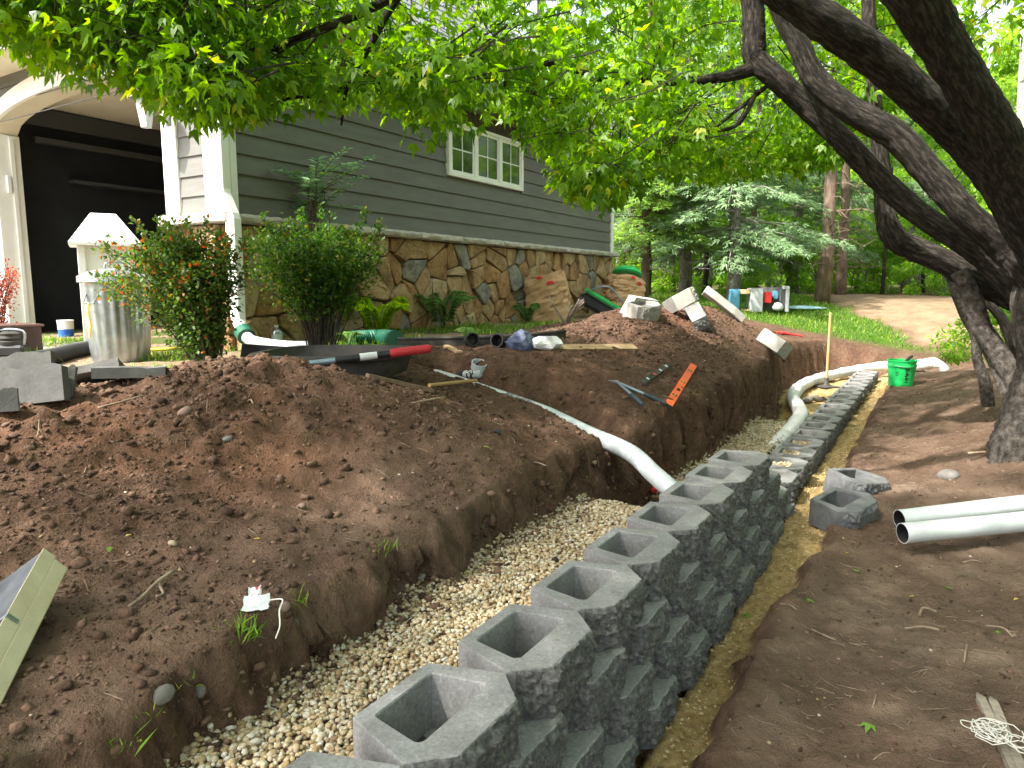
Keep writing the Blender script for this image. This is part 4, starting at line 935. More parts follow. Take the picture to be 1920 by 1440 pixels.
def pebmat(name, stops, rough=.8, bump=.3, bs=150):
    m = bpy.data.materials.new(name); m.use_nodes = True; t = m.node_tree; N = t.nodes; L = t.links; b = N['Principled BSDF']; b.inputs['Roughness'].default_value = rough; b.inputs['Specular IOR Level'].default_value = .25
    at = N.new('ShaderNodeAttribute'); at.attribute_name = 'col'; sp = N.new('ShaderNodeSeparateColor'); L.new(at.outputs['Color'], sp.inputs[0]); rp_ = N.new('ShaderNodeValToRGB'); e = rp_.color_ramp.elements
    e[0].position, e[0].color = stops[0][0], (*stops[0][1], 1); e[1].position, e[1].color = stops[-1][0], (*stops[-1][1], 1)
    for p, c in stops[1:-1]: q = e.new(p); q.color = (*c, 1)
    L.new(sp.outputs[0], rp_.inputs[0])
    tc = N.new('ShaderNodeTexCoord'); n = N.new('ShaderNodeTexNoise'); n.inputs['Scale'].default_value = bs; n.inputs['Detail'].default_value = 4; L.new(tc.outputs['Object'], n.inputs[0])
    mx = N.new('ShaderNodeMix'); mx.data_type = 'RGBA'; mx.blend_type = 'MULTIPLY'; mx.inputs[0].default_value = .5; L.new(rp_.outputs[0], mx.inputs[6]); L.new(n.outputs[0], mx.inputs[7])
    hs = N.new('ShaderNodeHueSaturation'); hs.inputs['Value'].default_value = 1.3; L.new(mx.outputs[2], hs.inputs['Color']); L.new(hs.outputs[0], b.inputs['Base Color'])
    bp = N.new('ShaderNodeBump'); bp.inputs['Strength'].default_value = bump; bp.inputs['Distance'].default_value = .004; L.new(n.outputs[0], bp.inputs['Height']); L.new(bp.outputs[0], b.inputs['Normal'])
    return m
M_GRAV = pebmat('limestone_gravel', [(0, (.16, .11, .065)), (.12, (.29, .205, .105)), (.35, (.38, .29, .17)), (.6, (.42, .345, .23)), (.8, (.45, .395, .29)), (1, (.52, .48, .40))])
M_CLOD = pebmat('soil_clods', [(0, (.040, .023, .015)), (.5, (.10, .058, .038)), (.9, (.17, .105, .072)), (1, (.26, .185, .13))], .95, 1.0, 130)
M_SANDG = pebmat('sandy_grit', [(0, (.24, .15, .06)), (.5, (.42, .30, .14)), (1, (.62, .50, .30))], .9)
r = np.random.default_rng(19)
def scatter_st(n, s0, s1, t0, t1):
    s = r.uniform(s0, s1, n); t = r.uniform(t0, t1, n); x, y = st2xy(s, t); return s, t, x, y
def gmask(x, y, key): return ground_z(x, y)[1][key]
# gravel behind the wall
s, t, x, y = scatter_st(6800, -.9, .15, .0, .62); g = gmask(x, y, 'gravel'); k_ = (g > .6) & (Harr(x, y) < .51); x, y, s, t = x[k_], y[k_], s[k_], t[k_]
P = np.stack([x, y, Harr(x, y) + r.uniform(-.004, .012, len(x))], 1)
tag(link('gravel', rocks('gravel', P, np.clip(r.lognormal(-4.85, .22, len(P)), .0045, .012), .72, M_GRAV, r, 2, .14, smooth=True)), 'cream and tan crushed stone filling the trench behind the block wall', 'gravel', kind='stuff')
s, t, x, y = scatter_st(18500, .15, 2.75, .0, .62); k_ = (gmask(x, y, 'gravel') > .6) & (Harr(x, y) < .51); x, y = x[k_], y[k_]
P = np.stack([x, y, Harr(x, y) + r.uniform(-.004, .012, len(x))], 1); PA = P
s, t, x, y = scatter_st(10000, 3.2, 6.75, .0, .6); k_ = (gmask(x, y, 'gravel') > .95) & (s < 6.2 + .5 * r.random(len(s))) & (Harr(x, y) < gravel_top(s) + .035); x, y = x[k_], y[k_]
P = np.concatenate([PA, np.stack([x, y, Harr(x, y) + r.uniform(-.004, .014, len(x))], 1)])
# some in the cores of the low course
core = []
for i, s_ in enumerate(FARROW[:6]):
    n = 260; cs = s_ + r.uniform(-.11, .11, n); ct = -.044 - r.uniform(.05, .19, n); cx, cy = st2xy(cs, ct); core.append(np.stack([cx, cy, np.full(n, .272) + r.uniform(-.02, .008, n) - .05 * (i == 5)], 1))
P = np.concatenate([P] + core)
tag(link('gravel', rocks('gravel', P, np.where(np.arange(len(P)) < len(PA), r.uniform(.0065, .0115, len(P)), r.uniform(.010, .0155, len(P))), .75, M_GRAV, r, 1, .16, smooth=True)), 'cream crushed stone further along the trench and in block cores', 'gravel', kind='stuff')
# sand strip grit and stray white stones
s, t, x, y = scatter_st(9000, .6, 12.2, -.7, -.28); k_ = gmask(x, y, 'sand') > .3; x, y = x[k_], y[k_]
P = np.stack([x, y, Harr(x, y)], 1)
s, t, x, y = scatter_st(2500, 6.5, 12.2, .0, .7); k_ = gmask(x, y, 'inside') > .5; P = np.concatenate([P, np.stack([x[k_], y[k_], Harr(x[k_], y[k_])], 1)])
tag(link('sand_grit', rocks('sand_grit', P, r.uniform(.004, .011, len(P)), .7, M_SANDG, r, 0, .25)), 'yellow sandy grit along the foot of the block wall', 'grit', kind='stuff')
# soil clods
s, t, x, y = scatter_st(120000, -1.2, 9.5, .35, 3.2); g = ground_z(x, y)[1]; keep = r.random(len(x)) < (g['pile'] * .9 * (.35 + 1.3 * np.clip(fbm(x, y, 2.0, 3) + .4, 0, 1)) * np.exp(-np.hypot(x, y) * .055)) ; keep &= (g['inside'] < .5)
x, y = x[keep], y[keep]; sz = np.minimum(.003 + r.exponential(.0036, len(x)), .019); P = np.stack([x, y, Harr(x, y) + sz * .1], 1)
big = sz > .0165; sml = sz < .0062
tag(link('soil_clods', rocks('soil_clods', P[sml], sz[sml], .8, M_CLOD, r, 0, .3, shade=r.random(sml.sum()) * .9)), 'fine brown soil crumbs over the dug piles', 'soil', kind='stuff')
mid = ~big & ~sml
tag(link('soil_clods', rocks('soil_clods', P[mid], sz[mid], .8, M_CLOD, r, 1, .36, shade=r.random(mid.sum()) * .9)), 'crumbly brown soil crumbs over the dug piles', 'soil', kind='stuff')
tag(link('soil_clods', rocks('soil_clods', P[big], sz[big], .8, M_CLOD, r, 2, .34, shade=r.random(big.sum()) * .85)), 'larger lumps of clotted brown soil on the piles', 'soil', kind='stuff')
s, t, x, y = scatter_st(22000, -1, 9, -3.2, -.45); k_ = (gmask(x, y, 'inside') < .4) & (r.random(len(x)) < .55); x, y = x[k_], y[k_]; sz = .002 + r.exponential(.0032, len(x)); P = np.stack([x, y, Harr(x, y) + sz * .2], 1)
tag(link('soil_clods', rocks('soil_clods', P, np.minimum(sz, .016), .7, M_CLOD, r, 0, .3)), 'fine soil crumbs on the trodden ground right of the wall', 'soil', kind='stuff')
s, t, x, y = scatter_st(9000, -1, 6.5, .2, .62); g = ground_z(x, y)[1]['inside']; k_ = (g > .3) & (r.random(len(x)) < np.where(t > .36, .8, .06)) ; x, y = x[k_], y[k_]; sz = .003 + r.exponential(.004, len(x)); P = np.stack([x, y, Harr(x, y) + .010], 1)
tag(link('soil_clods', rocks('soil_clods', P, np.minimum(sz, .02), .75, M_CLOD, r, 1, .36)), 'soil crumbs fallen from the bank onto the gravel', 'soil', kind='stuff')
s, t, x, y = scatter_st(26000, -1, 12, .3, .95); g = ground_z(x, y)[1]['cut']; k_ = (g > .25) & (r.random(len(x)) < .45); x, y = x[k_], y[k_]; sz = np.minimum(.003 + r.exponential(.0045, len(x)), .022); P = np.stack([x, y, Harr(x, y)], 1)
tag(link('soil_clods', rocks('soil_clods', P, sz, .9, M_CLOD, r, 1, .36)), 'crumbly lumps and grit in the cut trench bank', 'soil', kind='stuff')
s, t, x, y = scatter_st(26000, -.8, 2.6, .42, 1.7); k_ = (ground_z(x, y)[1]['inside'] < .3) & (r.random(len(x)) < .35 + 1.2 * np.clip(fbm(x, y, 2.4, 3), -.3, .5)); x, y = x[k_], y[k_]; sz = np.minimum(.0016 + r.exponential(.0018, len(x)), .010); P = np.stack([x, y, Harr(x, y) + sz * .2], 1)
tag(link('soil_clods', rocks('soil_clods', P, sz, .8, M_CLOD, r, 0, .3)), 'fine crumbs of soil on the trodden bench', 'soil', kind='stuff')
# pale stone chips trodden into the soil
s, t, x, y = scatter_st(700, -1, 9, -2.6, 2.8); k_ = gmask(x, y, 'inside') < .3; x, y = x[k_], y[k_]; P = np.stack([x, y, Harr(x, y) + .001], 1)
tag(link('stone_chips', rocks('stone_chips', P, np.minimum(.002 + r.exponential(.0022, len(P)), .009), .6, M_GRAV, r, 1, .2)), 'pale stone chips scattered over the bare soil', 'stone chips', kind='stuff')
# grass
M_GRASS = leafmat('grass_blades', (.045, .13, .012), (.16, .30, .035), .45, .5, (.40, .42, .09))
def blades(name, P, h, r, mt=None, lean=.45, wid=.05):
    n = len(P); T = r.normal(0, lean, (n, 3)); T[:, 2] = 1
    return foliage(name, P, T, r.normal(size=(n, 3)), h, [(0, 1, wid)], mt or M_GRASS, r, tipf=(r.random(n) < .12) * .8)
x = r.uniform(0, 11, 90000); y = r.uniform(10, 21, 90000); g = gmask(x, y, 'grass'); k_ = (g > .25) & (r.random(len(x)) < g) & (xy2st(x, y)[0] > 12.2); x, y = x[k_], y[k_]
tag(link('lawn_grass', blades('lawn_grass', np.stack([x, y, Harr(x, y) - .005], 1), r.uniform(.05, .11, len(x)), r, wid=.08)), 'mown green grass of the lawn beyond the trench', 'grass', kind='stuff')
x = r.uniform(-6, 1.6, 60000); y = r.uniform(3.4, 9.5, 60000); g = gmask(x, y, 'grass'); hx = np.array([(x + 2.5), (y - 6.42)]); inh = (hx[0] * math.cos(HA) + hx[1] * math.sin(HA) > -.02) & (-hx[0] * math.sin(HA) + hx[1] * math.cos(HA) > -.05)
k_ = (g > .2) & (r.random(len(x)) < g * .8) & ~inh; x, y = x[k_], y[k_]
tag(link('yard_grass', blades('yard_grass', np.stack([x, y, Harr(x, y) - .005], 1), r.uniform(.03, .085, len(x)), r, wid=.06)), 'patchy yellow-green grass in the yard by the garage', 'grass', kind='stuff')
def tuft(u, v, n, h, label, cat='grass tuft'):
    p = G(u, v); o = thing('grass_tuft', tuple(p), label, cat, 'grass tufts on the trench lip'); q = r.normal(0, .022, (n, 3)); q[:, 2] = -.01
    link('blades', blades('blades', q, r.uniform(h * .5, h, n), r, lean=.75, wid=.035), o)
for a in [(455, 1195, 34, .10, 'bright green grass tuft hanging over the trench lip below the plastic bag'), (560, 1145, 20, .07, 'small grass tuft beside a pale stone on the trench lip'), (625, 1120, 16, .06, 'thin grass tuft on the trench lip between two others'), (715, 1040, 30, .08, 'grass tuft on the trench lip where the bench narrows'), (350, 1285, 16, .06, 'sparse grass tuft on the trench lip near a half-buried stone'), (230, 1420, 14, .09, 'broad-bladed grass tuft at the end of the trench lip'), (285, 1340, 10, .05, 'tiny grass tuft beside a half-buried stone'), (1045, 905, 12, .05, 'tiny grass tuft on the soil bank below the white drain pipe')]: tuft(*a)
# straw and fine twigs
tw = MB(); M_TWIG = mat('dry_twig', (.16, .11, .075), .9, (.32, .25, .18), 20)
for i in range(1500):
    s_ = r.uniform(-.8, 8); t_ = r.uniform(.5, 2.8) if r.random() < .4 else r.uniform(-2.4, -.55); x_, y_ = st2xy(s_, t_); a = r.uniform(0, 6.28); ln = r.uniform(.012, .085) * (1 if t_ > 0 else 1.25)
    p = [(x_ + math.cos(a) * ln * f + r.normal(0, .004), y_ + math.sin(a) * ln * f + r.normal(0, .004)) for f in (-.5, 0, .5)]
    tw.tube([(q[0], q[1], H(*q) + .003) for q in p], [.0012, .0015, .0008], 3, cap=False)
tag(tw.build('straw_litter', M_TWIG), 'fine straw and root threads lying over the soil', 'litter', kind='stuff')
# ---------------------------------------------------------------- plastics, metals, wood
def plain(name, c, rough=.5, **k): return mat(name, c, rough, tuple(min(1, x * 1.25 + .01) for x in c), 6, 4, **k)
M_GALV = mat('galvanised_steel', (.30, .33, .36), .36, (.46, .49, .52), 9, 5, metal=.85, spec=.5)
M_BLACK = mat('black_plastic', (.012, .012, .013), .5, (.03, .03, .032), 4, 5, .1, 40, spec=.4)
M_BLACKD = mat('dusty_black_plastic', (.022, .021, .02), .7, (.075, .068, .06), 5, 6, .2, 40)
M_PAPER = mat('brown_kraft_paper', (.40, .25, .13), .85, (.52, .34, .19), 3, 5, .5, 14, bdist=.02)
M_WOOD = mat('raw_lumber', (.34, .22, .12), .8, (.48, .34, .20), 6, 6, .3, 40, stretch=(1, 8, 8))
M_OLDW = mat('weathered_wood', (.17, .14, .11), .9, (.34, .29, .24), 8, 7, .6, 30, stretch=(1, 1, 6))
M_HANDLE = mat('wooden_handle', (.42, .25, .11), .6, (.52, .33, .16), 8, 4)
M_REDP = plain('red_plastic', (.55, .02, .025), .45, spec=.5)
M_ORANGE = plain('orange_paint', (.80, .10, .012), .45, spec=.5)
M_GREEN = plain('green_plastic', (.01, .42, .10), .38, spec=.5)
M_WPIPE = mat('white_pvc', (.44, .48, .50), .42, (.55, .58, .59), 5, 4, spec=.5)
M_SOCK = mat('white_fabric_sock', (.55, .54, .53), .9, (.68, .67, .66), 7, 6, .8, 45, bdist=.012)
M_STEEL = mat('blue_grey_steel', (.17, .25, .31), .4, (.26, .34, .40), 10, 4, metal=.5)
M_CLEAR = mat('clear_plastic_film', (.75, .78, .80), .15, trans=.55, spec=.6)
M_BAGW = mat('white_plastic_bag', (.52, .54, .56), .35, (.66, .67, .69), 10, 5, .5, 20)
M_NAVY = mat('navy_plastic_bag', (.015, .025, .09), .35, (.16, .19, .28), 18, 6, .6, 20)
M_YELLOW = plain('yellow_plastic', (.72, .48, .03), .5)
M_SLAB = mat('grey_paver', (.085, .084, .082), .92, (.15, .147, .143), 6, 7, .5, 60, bdist=.006)
M_ROPE = mat('white_twine', (.66, .63, .58), .9)
M_CONC2 = mat('pale_concrete', (.28, .27, .25), .92, (.40, .385, .36), 10, 7, .5, 60, bdist=.006)
def at(p, dz=0): return (float(p[0]), float(p[1]), float(p[2]) + dz)
def XYZ(rx, ry, rz): return Matrix.Rotation(rz, 3, 'Z') @ Matrix.Rotation(ry, 3, 'Y') @ Matrix.Rotation(rx, 3, 'X')
def ribs(path, rad, pitch, depth, m, n=18):
    "corrugated tube along a path"
    C = catmull(path, 10); C = [np.array(c) for c in C]; L = [0]
    for a, b in zip(C[:-1], C[1:]): L.append(L[-1] + np.linalg.norm(b - a))
    N_ = int(L[-1] / pitch) * 4 + 1; s_ = np.linspace(0, L[-1], N_); P_ = np.stack([np.interp(s_, L, [c[i] for c in C]) for i in range(3)], 1)
    rr = [rad - (depth if i % 4 in (2, 3) else 0) for i in range(N_)]
    m.tube(P_, rr, n); return m
# ---- loose concrete blocks
def loose_block(loc, rot, label, k=0, m_=None, sc=1):
    me_ = BLK[k]
    if m_ is not None: me_ = me_.copy(); me_.materials.clear(); me_.materials.append(m_)
    o = link('concrete_block', me_); o.location = loc; o.rotation_euler = rot; o.scale = (sc, sc, sc * (1.1 if sc == 1 else 1)); return tag(o, label, 'block')
M_WETC = mat('damp_dark_concrete', (.075, .078, .082), .75, (.17, .172, .178), 10, 7, .4, 70, bdist=.004)
b1 = G(1600, 930); b2 = G(1570, 985)
def gz(p): return np.array([p[0], p[1], H(p[0], p[1])])
pb = gz(st2xy(3.72, -.54) + (0,)); pa = gz(st2xy(4.34, -.56) + (0,))
loose_block(at(pb, .005), (R(4), R(-5), math.pi / 2 - WA - .35), 'loose dark hollow block on the sand edge, in front of its tilted twin', 1, M_WETC)
loose_block(at(pa, .01), (R(8), R(6), math.pi / 2 - WA - .55), 'loose dark hollow block tilted on the soil behind its twin', 2, M_WETC)
# blocks dumped on the second pile
def drop(u, v, rot, label, k, m_=M_CONC2, dz=.02, y0=.8): p = G(u, v, y0); return loose_block(at(p, dz), rot, label, k, m_)
drop(1200, 585, (R(100), R(8), R(20)), 'pale hollow block standing on edge, highest on the soil pile', 3, dz=.17)
drop(1180, 592, (R(12), R(-6), R(50)), 'pale block lying flat in front of the upright one on the soil pile', 4, dz=.0)
drop(1262, 592, (R(-25), R(15), R(100)), 'pale block slumped sideways on the soil pile next to a grey one', 5, dz=.03)
drop(1285, 600, (R(60), R(20), R(70)), 'grey block tipped on the soil pile edge with a dark shaded side', 0, M_CONC, dz=.08)
drop(1437, 652, (R(20), R(-30), R(140)), 'small pale block lying alone on the soil above the pit', 6, dz=.02)
# curved cap piece
p = G(1352, 585); o = thing('cap_stone', at(p, .05), 'pale curved concrete cap piece leaning on the soil crest', 'cap stone', rot=(R(-20), R(38), R(-8)))
m = MB(); V = [(-.30, -.05), (-.28, .07), (-.12, .04), (.12, .04), (.28, .09), (.31, -.03), (.14, -.06), (-.14, -.06)]; m.prism(V, .10); m.build('cap', M_CONC2, o, bevel=.008)
# broken pavers at the left
def paver(u, v, sx, sy, sz, rot, label, seed, dz=0, y0=.8):
    rr = random.Random(seed); p = G(u, v, y0); o = tag(MB_pav(sx, sy, sz, rr), label, 'paver', 'broken pavers'); o.location = at(p, dz); o.rotation_euler = rot; return o
def MB_pav(sx, sy, sz, rr):
    m = MB(); n = 9; V = []; F = []
    top = [(-sx/2 + sx * i / (n-1), sz * (1 + rr.uniform(-.07, .07))) for i in range(n)]
    for yy in (-sy/2, sy/2):
        V += [(x, yy, 0) for x, _ in top] + [(x, yy, z) for x, z in top]
    for i in range(n-1):
        a = i; F += [(a, a+1, n+a+1, n+a), (2*n+a, 3*n+a, 3*n+a+1, 2*n+a+1), (n+a, n+a+1, 3*n+a+1, 3*n+a), (a, 2*n+a, 2*n+a+1, a+1)]
    F += [(0, n, 3*n, 2*n), (n-1, 3*n-1, 4*n-1, 2*n-1)]; m.add(V, F); return m.build('paver', M_SLAB)
paver(62, 760, .30, .06, .17, (R(-12), R(-6), R(8)), 'dark grey broken paver standing upright in front of another', 1)
paver(40, 735, .32, .06, .18, (R(-14), R(-4), R(14)), 'grey paver with ragged top edge, behind the upright one', 2, dz=.02)
paver(108, 745, .13, .05, .15, (R(-10), R(8), R(20)), 'narrow grey paver fragment wedged beside the upright pavers', 3)
paver(180, 718, .34, .30, .05, (R(-24), R(-10), R(18)), 'grey paver half buried in the soil crest, sloping', 4, dz=.02)
paver(245, 708, .32, .24, .05, (R(-4), R(2), R(25)), 'flat grey paver lying on the grass beside the soil crest', 5, dz=.0)
paver(5, 775, .12, .05, .10, (R(-8), R(0), R(30)), 'small dark paver chunk at the foot of the pavers', 6)
# ---- trash can
p = G(228, 676); o = thing('trash_can', at(p, .0), 'ribbed galvanised trash can with lid in front of garage', 'trash can', rz=.4)
m = MB(); n = 160; fl = lambda a, i: (.022 * math.cos(a * 20) if 2 <= i <= 7 else 0)
m.lathe([(.20, 0), (.205, .02), (.207, .06), (.213, .10), (.22, .25), (.228, .40), (.234, .52), (.236, .545), (.240, .58), (.243, .63), (.248, .64), (.243, .645)], n, fl=fl); m.build('body', M_GALV, o, smooth='auto')
l = MB(); l.lathe([(.262, .615), (.268, .62), (.266, .665), (.258, .67), (.20, .70), (.10, .722), (.0, .728)], 48, capb=False); lid = l.build('lid', M_GALV, o, smooth='auto')
h = MB(); h.tube(catmull([(-.07, 0, .72), (-.06, 0, .765), (0, 0, .775), (.06, 0, .765), (.07, 0, .72)], 5), .008, 8); h.build('handle', M_GALV, lid, smooth=True)
for a in (-2.25, .9):
    c, s_ = math.cos(a), math.sin(a); h = MB(); h.tube([(c*.235 - s_*q, s_*.235 + c*q, .53) if k == 0 else (c*.27 - s_*q, s_*.27 + c*q, .46) for k, q in ((0, -.06), (1, -.05), (1, .05), (0, .06))], .006, 6); h.build('side_handle', M_GALV, o)
rp_ = MB(); rp_.tube(catmull([(-.17, -.215, .46), (-.175, -.225, .38), (-.165, -.225, .30), (-.18, -.215, .2)], 5), .006, 6); rp_.build('rope', M_YELLOW, o)
# ---- white wooden cupola
p = W(205, 560, 6.55); gzv = H(p[0], p[1]); o = thing('wooden_cupola', (p[0], p[1], gzv), 'white wooden cupola box with peaked roof standing behind trash can', 'cupola', rz=R(30))
m = MB(); m.box((-.19, -.17, 0), (.19, .17, .97)); m.build('body', M_WHITE, o)
for sx in (-1, 1):
    for sy in (-1, 1): b = MB(); b.box((sx*.19 - .03, sy*.17 - .03, 0), (sx*.19 + .03, sy*.17 + .03, .972)); b.build('corner_post', M_WHITE, o, bevel=.003)
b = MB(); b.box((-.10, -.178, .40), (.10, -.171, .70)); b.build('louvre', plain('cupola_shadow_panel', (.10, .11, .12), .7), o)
b = MB(); V = [(-.28, -.26, .975), (.28, -.26, .975), (.28, .26, .975), (-.28, .26, .975), (-.10, -.02, 1.245), (.10, -.02, 1.245), (.10, .02, 1.245), (-.10, .02, 1.245), (-.28, -.26, .95), (.28, -.26, .95), (.28, .26, .95), (-.28, .26, .95)]
b.add(V, [(0,1,5,4),(1,2,6,5),(2,3,7,6),(3,0,4,7),(4,5,6,7),(8,11,10,9),(0,8,9,1),(1,9,10,2),(2,10,11,3),(3,11,8,0)]); b.build('roof', M_WHITE, o)
# ---- shrubs
M_BARB = leafmat('barberry_leaves', (.035, .085, .014), (.11, .19, .03), .35, .5, (.50, .12, .03))
M_SHR = leafmat('shrub_leaves', (.022, .070, .010), (.085, .18, .022), .4, .5, (.26, .22, .03))
M_REDL = leafmat('red_barberry_leaves', (.26, .055, .03), (.52, .17, .08), .3, .5)
M_STEM = mat('shrub_stems', (.035, .026, .02), .9, (.10, .075, .055), 20)
def shrub(name, base, rx, ry, h, nst, nl, mt, label, tipk, lean=(0, 0), low=.3, seed=1, ls=(.018, .035), spike=6, flat=.3):
    rr = np.random.default_rng(seed); o = thing(name, at(base), label, 'shrub'); m = MB(); P = []; T = []; tipv = []
    for i in range(nst):
        a = rr.uniform(0, 6.28); q = math.sqrt(rr.random()); top = np.array([math.cos(a) * rx * q + lean[0], math.sin(a) * ry * q + lean[1], h * (rr.uniform(.72, 1) - flat * q * q * .6)])
        if i < spike: top = top * (1.12, 1.12, 1.12)
        b0 = np.array([math.cos(a) * .05 * rr.random() * 2, math.sin(a) * .1 * rr.random(), -.02]); mid = b0 * .4 + top * (.5, .5, .58) * (.8, .8, 1)
        c = catmull([b0, mid + rr.normal(0, .02, 3), top], 5); m.tube(c, list(np.linspace(.006, .0015, len(c))), 4, cap=False)
        C = np.array(c); k = nl // nst; f = low + (1 - low) * rr.random(k) ** .8; ii = f * (len(C) - 1.001); j = ii.astype(int); pt = C[j] + (C[j+1] - C[j]) * (ii - j)[:, None]
        sp_ = .045 + .06 * rx * np.sin(np.clip((f - low) / (1 - low), 0, 1) * 3.1)[:, None]; off = rand_unit(k, rr) * sp_ * 1.6 * rr.random((k, 1)) ** .6
        if i < spike: off *= .35
        P.append(pt + off); T.append(off / .05 + rr.normal(0, .5, (k, 3)) + (0, 0, .5))
        tp = (rr.random(k) < tipk * (.05 + 1.0 * q * f)) * rr.uniform(.4, 1, k); tipv.append(np.maximum(tp, .8 * (i < spike) * (f > .7) * (tipk > .2)))
    m.build('stems', M_STEM, o)['kind'] = 'stuff'
    P = np.concatenate(P); T = np.concatenate(T); n = len(P)
    link('leaves', foliage('leaves', P, T, rr.normal(0, .6, (n, 3)) + (0, 0, 1), rr.uniform(*ls, n), [(0, 1, .32)], mt, rr, tipf=np.concatenate(tipv)), o)['kind'] = 'stuff'
    return o
pA = W(392, 676, 4.95); pA[2] = H(pA[0], pA[1])
shrub('barberry_shrub', pA, .50, .42, 1.04, 70, 15000, M_BARB, 'upright barberry shrub with orange-tipped leaves beside trash can', .16, (-.22, 0), .15, 3, spike=16, ls=(.022, .042))
pB = W(603, 655, 5.6); pB[2] = H(pB[0], pB[1])
shrub('vase_shaped_shrub', pB, .58, .45, 1.08, 80, 16000, M_SHR, 'vase-shaped green shrub with bare dark stems by downspout', .12, (-.02, 0), .36, 4, spike=14, flat=.25, ls=(.02, .04))
pC = W(-14, 625, 7.0); pC[2] = H(pC[0], pC[1])
shrub('red_barberry', pC, .30, .3, .95, 40, 5000, M_REDL, 'russet red barberry bush against the left garage pier', .0, (0, 0), .12, 5, spike=3)
# compound-leaved sapling by the wall
q = hworld(.75, -.28, 0); q[2] = H(q[0], q[1]); o = thing('sapling', at(q), 'blue-green feathery-leaved sapling against the grey siding', 'sapling'); m = MB(); rr = np.random.default_rng(8); P = []; T = []
for i in range(22):
    a = rr.uniform(0, 6.28); ln = rr.uniform(.45, .68); b0 = np.array([rr.normal(0, .05), rr.normal(0, .05), rr.uniform(1.15, 1.5)]); e = b0 + np.array([math.cos(a) * ln * .9, math.sin(a) * ln * .5, rr.uniform(.05, .38)]); mid = (b0 + e) / 2 + (0, 0, .06); c = catmull([np.array([0, 0, -.02]) if i < 5 else b0 * (.6, .6, .7), b0, mid, e], 6); m.tube(c, list(np.linspace(.006, .0012, len(c))), 4, cap=False)
    C = np.array(c)[7:]; d = e - b0; sd = np.cross(d, (0, 0, 1)); sd /= np.linalg.norm(sd)
    for j in range(len(C)):
        for sg in (-1, 1): P.append(C[j]); T.append(d / np.linalg.norm(d) * .6 + sd * sg + rr.normal(0, .1, 3))
m.build('stems', M_STEM, o); P = np.array(P); T = np.array(T)
M_SAP = leafmat('sapling_leaves', (.09, .19, .09), (.22, .36, .18), .4, .45, (.2, .35, .03))
link('leaves', foliage('leaves', P, T, rr.normal(0, .25, (len(P), 3)) + (0, 0, 1), rr.uniform(.07, .11, len(P)), [(0, 1, .17)], M_SAP, rr, tipf=(rr.random(len(P)) < .12) * .8), o)
# fern and small plants along the wall
def fern(u, v, h, n, label, mt, name='fern', y0=.8):
    p = gz(W(u, v, y0)); o = thing(name, at(p), label, name.split('_')[-1]); rr = np.random.default_rng(int(u)); P = []; T = []; m = MB()
    for i in range(n):
        a = i / n * 6.28 + rr.normal(0, .3); d = np.array([math.cos(a), math.sin(a), 0]); c = catmull([np.zeros(3), d * h * .22 + (0, 0, h * .55), d * h * .5 + (0, 0, h * rr.uniform(.75, 1.0)), d * h * .75 + (0, 0, h * rr.uniform(.6, .85))], 6); m.tube(c, list(np.linspace(.004, .001, len(c))), 4, cap=False)
        sd = np.array([-d[1], d[0], 0])
        for j in range(3, len(c) - 1):
            for sg in (-1, 1): P.append(c[j]); T.append(sd * sg + d * .45 + rr.normal(0, .08, 3))
            P.append((c[j] + c[j-1]) / 2); T.append(sd + d * .45); P.append((c[j] + c[j-1]) / 2); T.append(-sd + d * .45)
    m.build('fronds', M_STEM, o); P = np.array(P); T = np.array(T); link('leaflets', foliage('leaflets', P, T, rr.normal(0, .2, (len(P), 3)) + (0, 0, 1), h * .26, [(0, 1, .14)], mt, rr), o)
M_FERN = leafmat('fern_fronds', (.16, .30, .02), (.32, .46, .04), .5, .5)
M_WEED = leafmat('weed_leaves', (.05, .12, .03), (.14, .25, .07), .4, .5)
fern(708, 612, .42, 11, 'bright yellow-green fern growing at the stone base', M_FERN, y0=7.45)
fern(830, 600, .5, 6, 'thin pale weed leaning on the stone base near the fern', M_WEED, 'tall_weed', 8.55)
fern(988, 608, .28, 7, 'low green weed at the foot of the upright paper bag', M_WEED, 'low_weed', 9.6)
fern(880, 642, .16, 6, 'small weed with pale leaves on the black edging', M_WEED, 'small_weed', 6.3)
fern(655, 650, .16, 5, 'little green seedling near the green corrugated pipe', M_WEED, 'seedling', 6.3)
